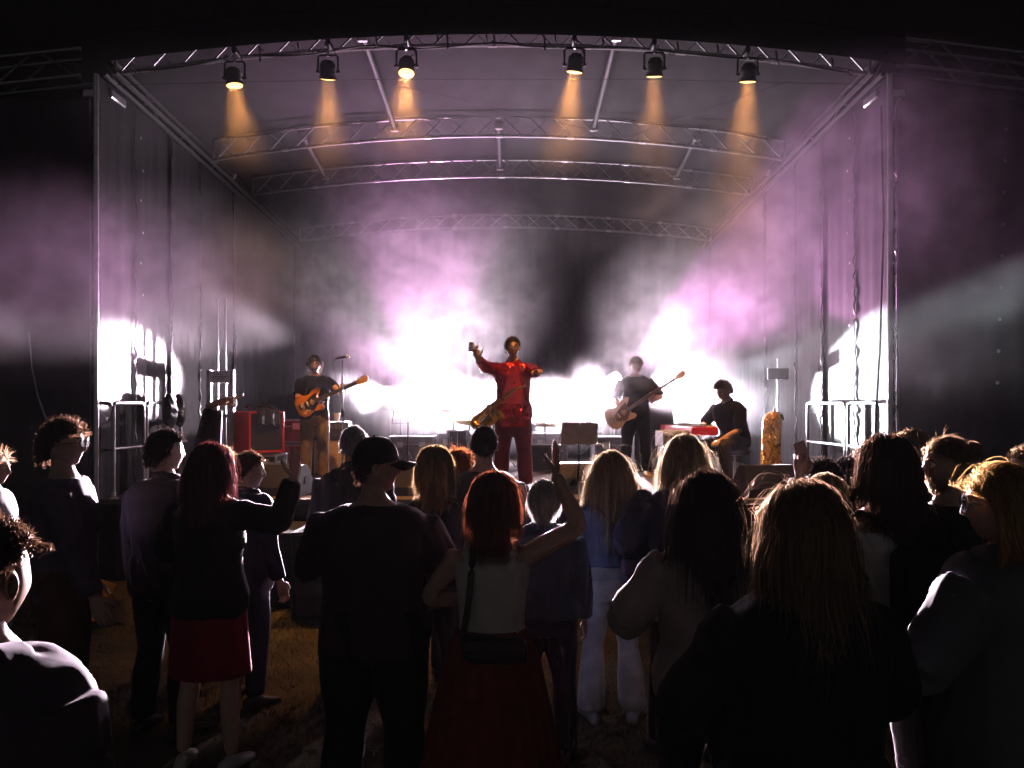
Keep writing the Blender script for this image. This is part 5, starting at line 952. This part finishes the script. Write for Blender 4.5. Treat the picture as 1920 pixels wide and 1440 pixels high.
# ropes, cables and little fittings
for (pts, r, lab) in (([(4.13, 8.6, 5.3), (4.15, 8.58, 4.0), (4.12, 8.6, 2.6), (4.05, 8.55, 1.9), (4.02, 8.52, 1.35)], .011, 'dark rope hanging with a hook on the right corner pole'), ([P(52, 470, 8.6), P(52, 590, 8.6), P(60, 690, 8.58), P(72, 745, 8.58), P(88, 790, 8.56)], .008, 'thin pale cable hanging before the left wing cloth'),
        ([(-4.5, 8.75, 5.6), (-1.5, 8.75, 5.66), (1.5, 8.75, 5.66), (4.1, 8.75, 5.6)], .004, 'thin wire stretched across behind the amber lamps'), ([(-1.4, 9.1, 5.75), (1.5, 10.2, 5.5), (3.2, 8.9, 5.7)], .004, 'slack wire under the roof between the front trusses')):
    tag(MB().tube(pts, r, 6).build('rope' if 'rope' in lab else 'cable', RUBBER if 'pale' not in lab else STEEL), lab, 'rope' if 'rope' in lab else 'cable')
o = MB().tube([(4.02, 8.52, 1.35), (4.0, 8.52, 1.27), (4.03, 8.52, 1.2), (4.07, 8.52, 1.25)], .014, 8).build('rope_hook', STEEL); tag(o, 'steel hook at the end of the rope on the right corner', 'hook')
for px, py, lab in ((438, 331, 'left'), (1441, 324, 'right')):
    x, y, z = P(px, py, 12.2); o = MB().box((0, 0, 0), (.05, .02, .1), np.array(Euler((0, .4, 0)).to_matrix()), bev=.004).build('label_tag', WSH); o.location = (x, y, z); tag(o, 'small white tag hanging under the %s eave beam' % lab, 'tag')
for k_, lab in ((0, 'black cable loom sagging along the foremost truss'), (1, 'black cable loom tied along the second truss')):
    zf = TRUSS[k_][1]; yv = (8.62, 11.36)[k_]; xs = np.linspace(XL+.4, XR-.4, 49); zz = [zf(x)+(.0 if k_ == 0 else .30)-.05*abs(math.sin((x-XL)*2.1)) for x in xs]
    t = thing('cable_loom', lab, 'cable', (XL+.4, yv, zz[0]), 0, 'cable looms on the trusses')
    for q in (0, 1): MB().tube([(x, yv-.02*q, z-.012*q-.01*math.sin(x*5+q)) for x, z in zip(xs, zz)], .009, 6).build('cable', RUBBER, t, world=True)
    for q in range(0, 49, 6): MB().tube([(xs[q]+.03*math.cos(a), yv, zz[q]+.03*math.sin(a)) for a in np.arange(10)*2*PI/10], .006, 5, closed=True).build('tie', RUBBER, t, world=True)
# things on the grass before the stage
def sub(label, x0, x1, y, h_, dep=.75):
    t = speaker_cab(label, ((x0+x1)/2, y+dep/2), x1-x0, dep, h_, mat('black_monitor_paint', (.005, .005, .0055), .6, 0, .2, 30, .3, 160), GRILLE, z=0., name='subwoofer', cat='speaker'); t['group'] = 'subwoofers before the stage'
sub('black subwoofer box on the grass in front of the cap wearer', -2.0, -.95, 6.95, .8); sub('black subwoofer set back beside the jeans wearer', -3.2, -2.1, 7.4, .72); sub('black subwoofer on the grass right of the middle', .75, 1.8, 7.1, .78); sub('black subwoofer at the right end of the row', 2.0, 3.05, 7.3, .74)
YEL = mat('yellow_rubber', (.70, .34, .02), .6, 0, .2, 12)
t = thing('cable_ramp', 'yellow and black cable ramp lying on the grass at left', 'cable ramp', (*P(175, 1140, 1)[:1], 0, 0)); t.location = ((178-960)/FPX*7.1, 7.1, 0); t.rotation_euler = (0, 0, .5)
MB().prism([(-.25, .004), (.25, .004), (.12, .06), (-.12, .06)], -.45, .45, np.array([[1, 0, 0, 0], [0, 0, -1, 0], [0, 1, 0, 0], [0, 0, 0, 1]], float)).build('base', RUBBER, t, smooth=False)
MB().box((0, 0, .066), (.2, .88, .012), bev=.003).build('lid', YEL, t); MB().box((.04, .42, .15), (.22, .02, .2), np.array(Euler((0, .5, 0)).to_matrix()), bev=.004).build('flap', YEL, t)
# ---------------------------------------------------------------- bags and phones of the crowd
def on(label_start): return next(q for l, q in PEOPLE.items() if l.startswith(label_start))
def strap_on(q, pts, w_, m_, label, cat='strap', thick=.004, name='bag_strap'):
    pp = np.array([to_world(q['T'], V(*p)*q['k']) for p in pts]); pts2, rd = smoothpath(pp, [w_]*len(pp), 24); tag(MB().tube(pts2, rd, 8, thick).build(name, m_), label, cat)
def bag_on(q, c, size, m_, label, flap=True, rz=0., name='shoulder_bag', strap=None):
    T = q['T']; k = q['k']; w0 = to_world(T, V(*c)*k); t = thing(name, label, 'bag', w0, T.rotation_euler[2]+rz); b = MB().box((0, 0, 0), size, bev=min(size)*.3); v, f = remesh(b, .018, 3, .008, 4, (12, 12, 9)); MB().add(v, f).build('bag_body', m_, t, angle=None)
    if flap: MB().box((0, -size[1]/2-.004, size[2]*.2), (size[0]*.94, .012, size[2]*.5), bev=.004).build('flap', m_, t)
    if strap: p2, rd = smoothpath([to_world(T, V(*p)*k)-w0 for p in strap], [.014]*len(strap), 24); p2 = p2 @ rotz(T.rotation_euler[2]+rz); MB().tube(p2, rd, 8, .004).build('strap', m_, t)
    return t
LEA = mat('black_bag_leather', (.02, .017, .018), .4, 0, .2, 16); BRN = mat('brown_strap_leather', (.10, .045, .03), .5, 0, .2, 16)
bag_on(on('person raising'), (.03, -.155, 1.0), (.27, .07, .11), LEA, 'black belt bag behind the tank top wearer', strap=[(-.12, -.14, 1.02), (-.09, -.14, 1.2), (-.075, -.12, 1.38), (-.08, -.02, 1.47), (-.06, .1, 1.38)])
bag_on(on('person with long blond hair, blue'), (.16, -.16, 1.0), (.23, .08, .2), mat('plum_bag_leather', (.05, .03, .045), .4), 'plum shoulder bag on the hip of the white trousers wearer', strap=[(.1, -.17, 1.1), (.02, -.165, 1.25), (-.08, -.14, 1.38), (-.12, -.02, 1.455), (-.1, .08, 1.4)])
strap_on(on('person with long dark hair and'), [(-.06, -.05, 1.47), (-.02, -.145, 1.38), (.06, -.165, 1.24), (.15, -.15, 1.08), (.19, -.04, .95)], .024, BRN, 'brown bag strap slanting across the beige blouse')
bag_on(on('person with half tied'), (.06, -.20, 1.13), (.32, .15, .42), BLK, 'black backpack on the off shoulder top wearer', name='backpack', strap=[(.1, -.15, 1.3), (.13, -.12, 1.42), (.13, -.02, 1.46), (.14, .1, 1.36)])
strap_on(on('person with half tied'), [(.0, -.16, 1.28), (-.09, -.14, 1.38), (-.13, -.03, 1.455), (-.13, .09, 1.38)], .024, BLK, 'black backpack strap over the left bare shoulder')
bag_on(on('person with pale blond short'), (.24, -.06, .92), (.09, .3, .36), cloth('canvas_tote', (.3, .26, .22)), 'pale canvas tote bag of the grey shirt wearer', flap=False, name='tote_bag', strap=[(.23, -.14, 1.05), (.21, -.12, 1.3), (.17, -.02, 1.46), (.2, .1, 1.3), (.23, .08, 1.08)])
q = on('person in dark clothes holding'); wp = to_world(q['T'], (q['J']['wrL']+V(.035, .045, .12))*q['k']); t = thing('phone', 'phone held up in a hand at the right of the crowd', 'phone', wp); RP = np.array(Euler((0, -.35, .2)).to_matrix()); MB().box((0, 0, 0), (.072, .009, .15), RP, bev=.003).build('case', mat('pale_phone_case', (.45, .3, .28), .4), t); MB().box(RP @ V(0, .0056, 0), (.066, .002, .14), RP).build('screen', mat('black_glass', (.01, .01, .012), .08), t)
# ================================================================ grass: blades where the picture looks at the lawn
rng = np.random.default_rng(77); n = 48000
gx = rng.uniform(-5.2, 5.2, n); gy = 3.2+4.9*rng.random(n)**.8; keep = np.abs(gx) < gy*.72+.3; gx, gy = gx[keep], gy[keep]; n = len(gx)
tr = vnoise(np.stack([gx*1.6, gy*1.6, gx*0], 1), 4); hgt = (.018+.03*rng.random(n))*(.45+.9*tr); az = rng.uniform(0, 2*PI, n); ln = rng.normal(0, .5, (n, 2))*hgt[:, None]*1.1; wd = rng.uniform(.0016, .0034, n)
base = np.stack([gx, gy, np.full(n, -.004)], 1); sd = np.stack([np.cos(az)*wd, np.sin(az)*wd, np.zeros(n)], 1); mid = base+np.c_[ln*.35, hgt*.6]; tip = base+np.c_[ln, hgt]
v = np.stack([base-sd, base+sd, mid+sd*.75, mid-sd*.75, tip+sd*.12, tip-sd*.12], 1).reshape(-1, 3); b = np.arange(n)*6; q = np.concatenate([np.stack([b, b+1, b+2, b+3], 1), np.stack([b+3, b+2, b+4, b+5], 1)])
GR = mat('dry_summer_grass', (.07, .058, .018), .7, 0, .5, 5)
go = link('grass', fast_mesh('grass', v, q), GR); go['kind'] = 'stuff'; go['label'] = 'short trodden grass in front of the stage'
# ================================================================ air: even haze and drifting stage smoke
def volume_material(name, dens, col, g, use_grid):
    m = bpy.data.materials.new(name); m.use_nodes = True; t = m.node_tree; t.nodes.clear()
    o = t.nodes.new('ShaderNodeOutputMaterial'); p = t.nodes.new('ShaderNodeVolumePrincipled')
    p.inputs['Color'].default_value = (*col, 1); p.inputs['Anisotropy'].default_value = g; p.inputs['Density'].default_value = dens
    p.inputs['Density Attribute'].default_value = 'density' if use_grid else ''
    t.links.new(p.outputs[0], o.inputs['Volume']); return m
hz = MB().box((0, 8, 4.2), (44, 40, 10.6)).build('haze', volume_material('thin_haze', .00005, (.95, .93, .97), .35, False), smooth=False)
hz['kind'] = 'stuff'
SMOKE = volume_material('stage_smoke', 1., (.96, .95, .98), .35, True)
ng = bpy.data.node_groups.new('smoke_grid', 'GeometryNodeTree')
ng.interface.new_socket('Geometry', in_out='INPUT', socket_type='NodeSocketGeometry'); ng.interface.new_socket('Geometry', in_out='OUTPUT', socket_type='NodeSocketGeometry')
N = ng.nodes; L = ng.links
go = N.new('NodeGroupOutput'); vc = N.new('GeometryNodeVolumeCube'); sm = N.new('GeometryNodeSetMaterial'); sm.inputs['Material'].default_value = SMOKE
VMIN, VMAX = (-8.6, 5.4, .92), (8.0, 16.25, 6.2)
vc.inputs['Min'].default_value = VMIN; vc.inputs['Max'].default_value = VMAX
VOX = .075
for k, a in zip('XYZ', range(3)): vc.inputs['Resolution '+k].default_value = int((VMAX[a]-VMIN[a])/VOX)
pos = N.new('GeometryNodeInputPosition')
def noise(scale, detail, dist, vec=None, rough=.55):
    n = N.new('ShaderNodeTexNoise'); n.inputs['Scale'].default_value = scale; n.inputs['Detail'].default_value = detail; n.inputs['Distortion'].default_value = dist; n.inputs['Roughness'].default_value = rough
    L.new(vec or pos.outputs[0], n.inputs['Vector']); return n.outputs[0]
def mth(op, a, b=None, c=None, clamp=False):
    n = N.new('ShaderNodeMath'); n.operation = op; n.use_clamp = clamp
    for i, q in enumerate((a, b, c)):
        if q is None: continue
        if isinstance(q, (int, float)): n.inputs[i].default_value = q
        else: L.new(q, n.inputs[i])
    return n.outputs[0]
def mrange(v, a, b, c, d, smooth=True):
    n = N.new('ShaderNodeMapRange'); n.interpolation_type = 'SMOOTHSTEP' if smooth else 'LINEAR'
    for i, q in enumerate((a, b, c, d)): n.inputs[i+1].default_value = q
    L.new(v, n.inputs[0]); return n.outputs[0]
def blob(c, r):                 # soft cloud round c with radii r: 1 in the middle, 0 outside
    s = N.new('ShaderNodeVectorMath'); s.operation = 'SUBTRACT'; s.inputs[1].default_value = c; L.new(pos.outputs[0], s.inputs[0])
    q = N.new('ShaderNodeVectorMath'); q.operation = 'DIVIDE'; q.inputs[1].default_value = r; L.new(s.outputs[0], q.inputs[0])
    l = N.new('ShaderNodeVectorMath'); l.operation = 'LENGTH'; L.new(q.outputs[0], l.inputs[0])
    return mrange(l.outputs['Value'], .15, 1., 1., 0.)
big = mrange(noise(.55, 2, .4), .42, .68, 0, 1)
fine = mrange(noise(1.5, 7, 2.6, rough=.66), .40, .63, 0, 1)
wisp = mth('ADD', mth('MULTIPLY', fine, mth('ADD', mth('MULTIPLY', big, .6), .28)), .06)
env = None
for c, r, a in (((-.1, 14.7, 1.75), (4.3, 1.9, .85), 1.7), ((-1.8, 13.4, 4.3), (3.0, 2.9, 2.5), 1.6), ((2.9, 11.8, 3.5), (2.0, 3.2, 1.5), .9), ((3.9, 8.8, 4.2), (3.2, 3.0, 1.6), .6), ((4.9, 7.2, 2.9), (2.4, 2.0, 1.2), .3), ((2.9, 12.2, 1.95), (1.5, 3.0, .75), .5),
                ((-4.5, 7.6, 3.25), (3.4, 2.2, 1.0), .95), ((-2.9, 13.4, 2.9), (2.0, 1.4, .7), .4), ((-.2, 12, 5.0), (4.5, 4, 1.3), .1), ((1.75, 11.0, 2.4), (1.0, .6, .7), 2.0)):
    b = mth('MULTIPLY', blob(c, r), a*.56); env = b if env is None else mth('MAXIMUM', env, b)
dens = mth('ADD', mth('MULTIPLY', wisp, mth('ADD', env, .001)), mth('MULTIPLY', blob((-.2, 8.7, 5.3), (9, 1.1, .85)), mth('ADD', .06, mth('MULTIPLY', fine, .09))))
dens = mth('ADD', dens, mth('MULTIPLY', blob((-.1, 14.5, 1.8), (4.2, 1.7, .85)), .3))
L.new(dens, vc.inputs['Density']); L.new(vc.outputs[0], sm.inputs[0]); L.new(sm.outputs[0], go.inputs[0])
smoke = MB().box((0, 11, 3), (1, 1, 1)).build('stage_smoke', SMOKE, smooth=False)
md = smoke.modifiers.new('smoke', 'NODES'); md.node_group = ng
smoke['kind'] = 'stuff'
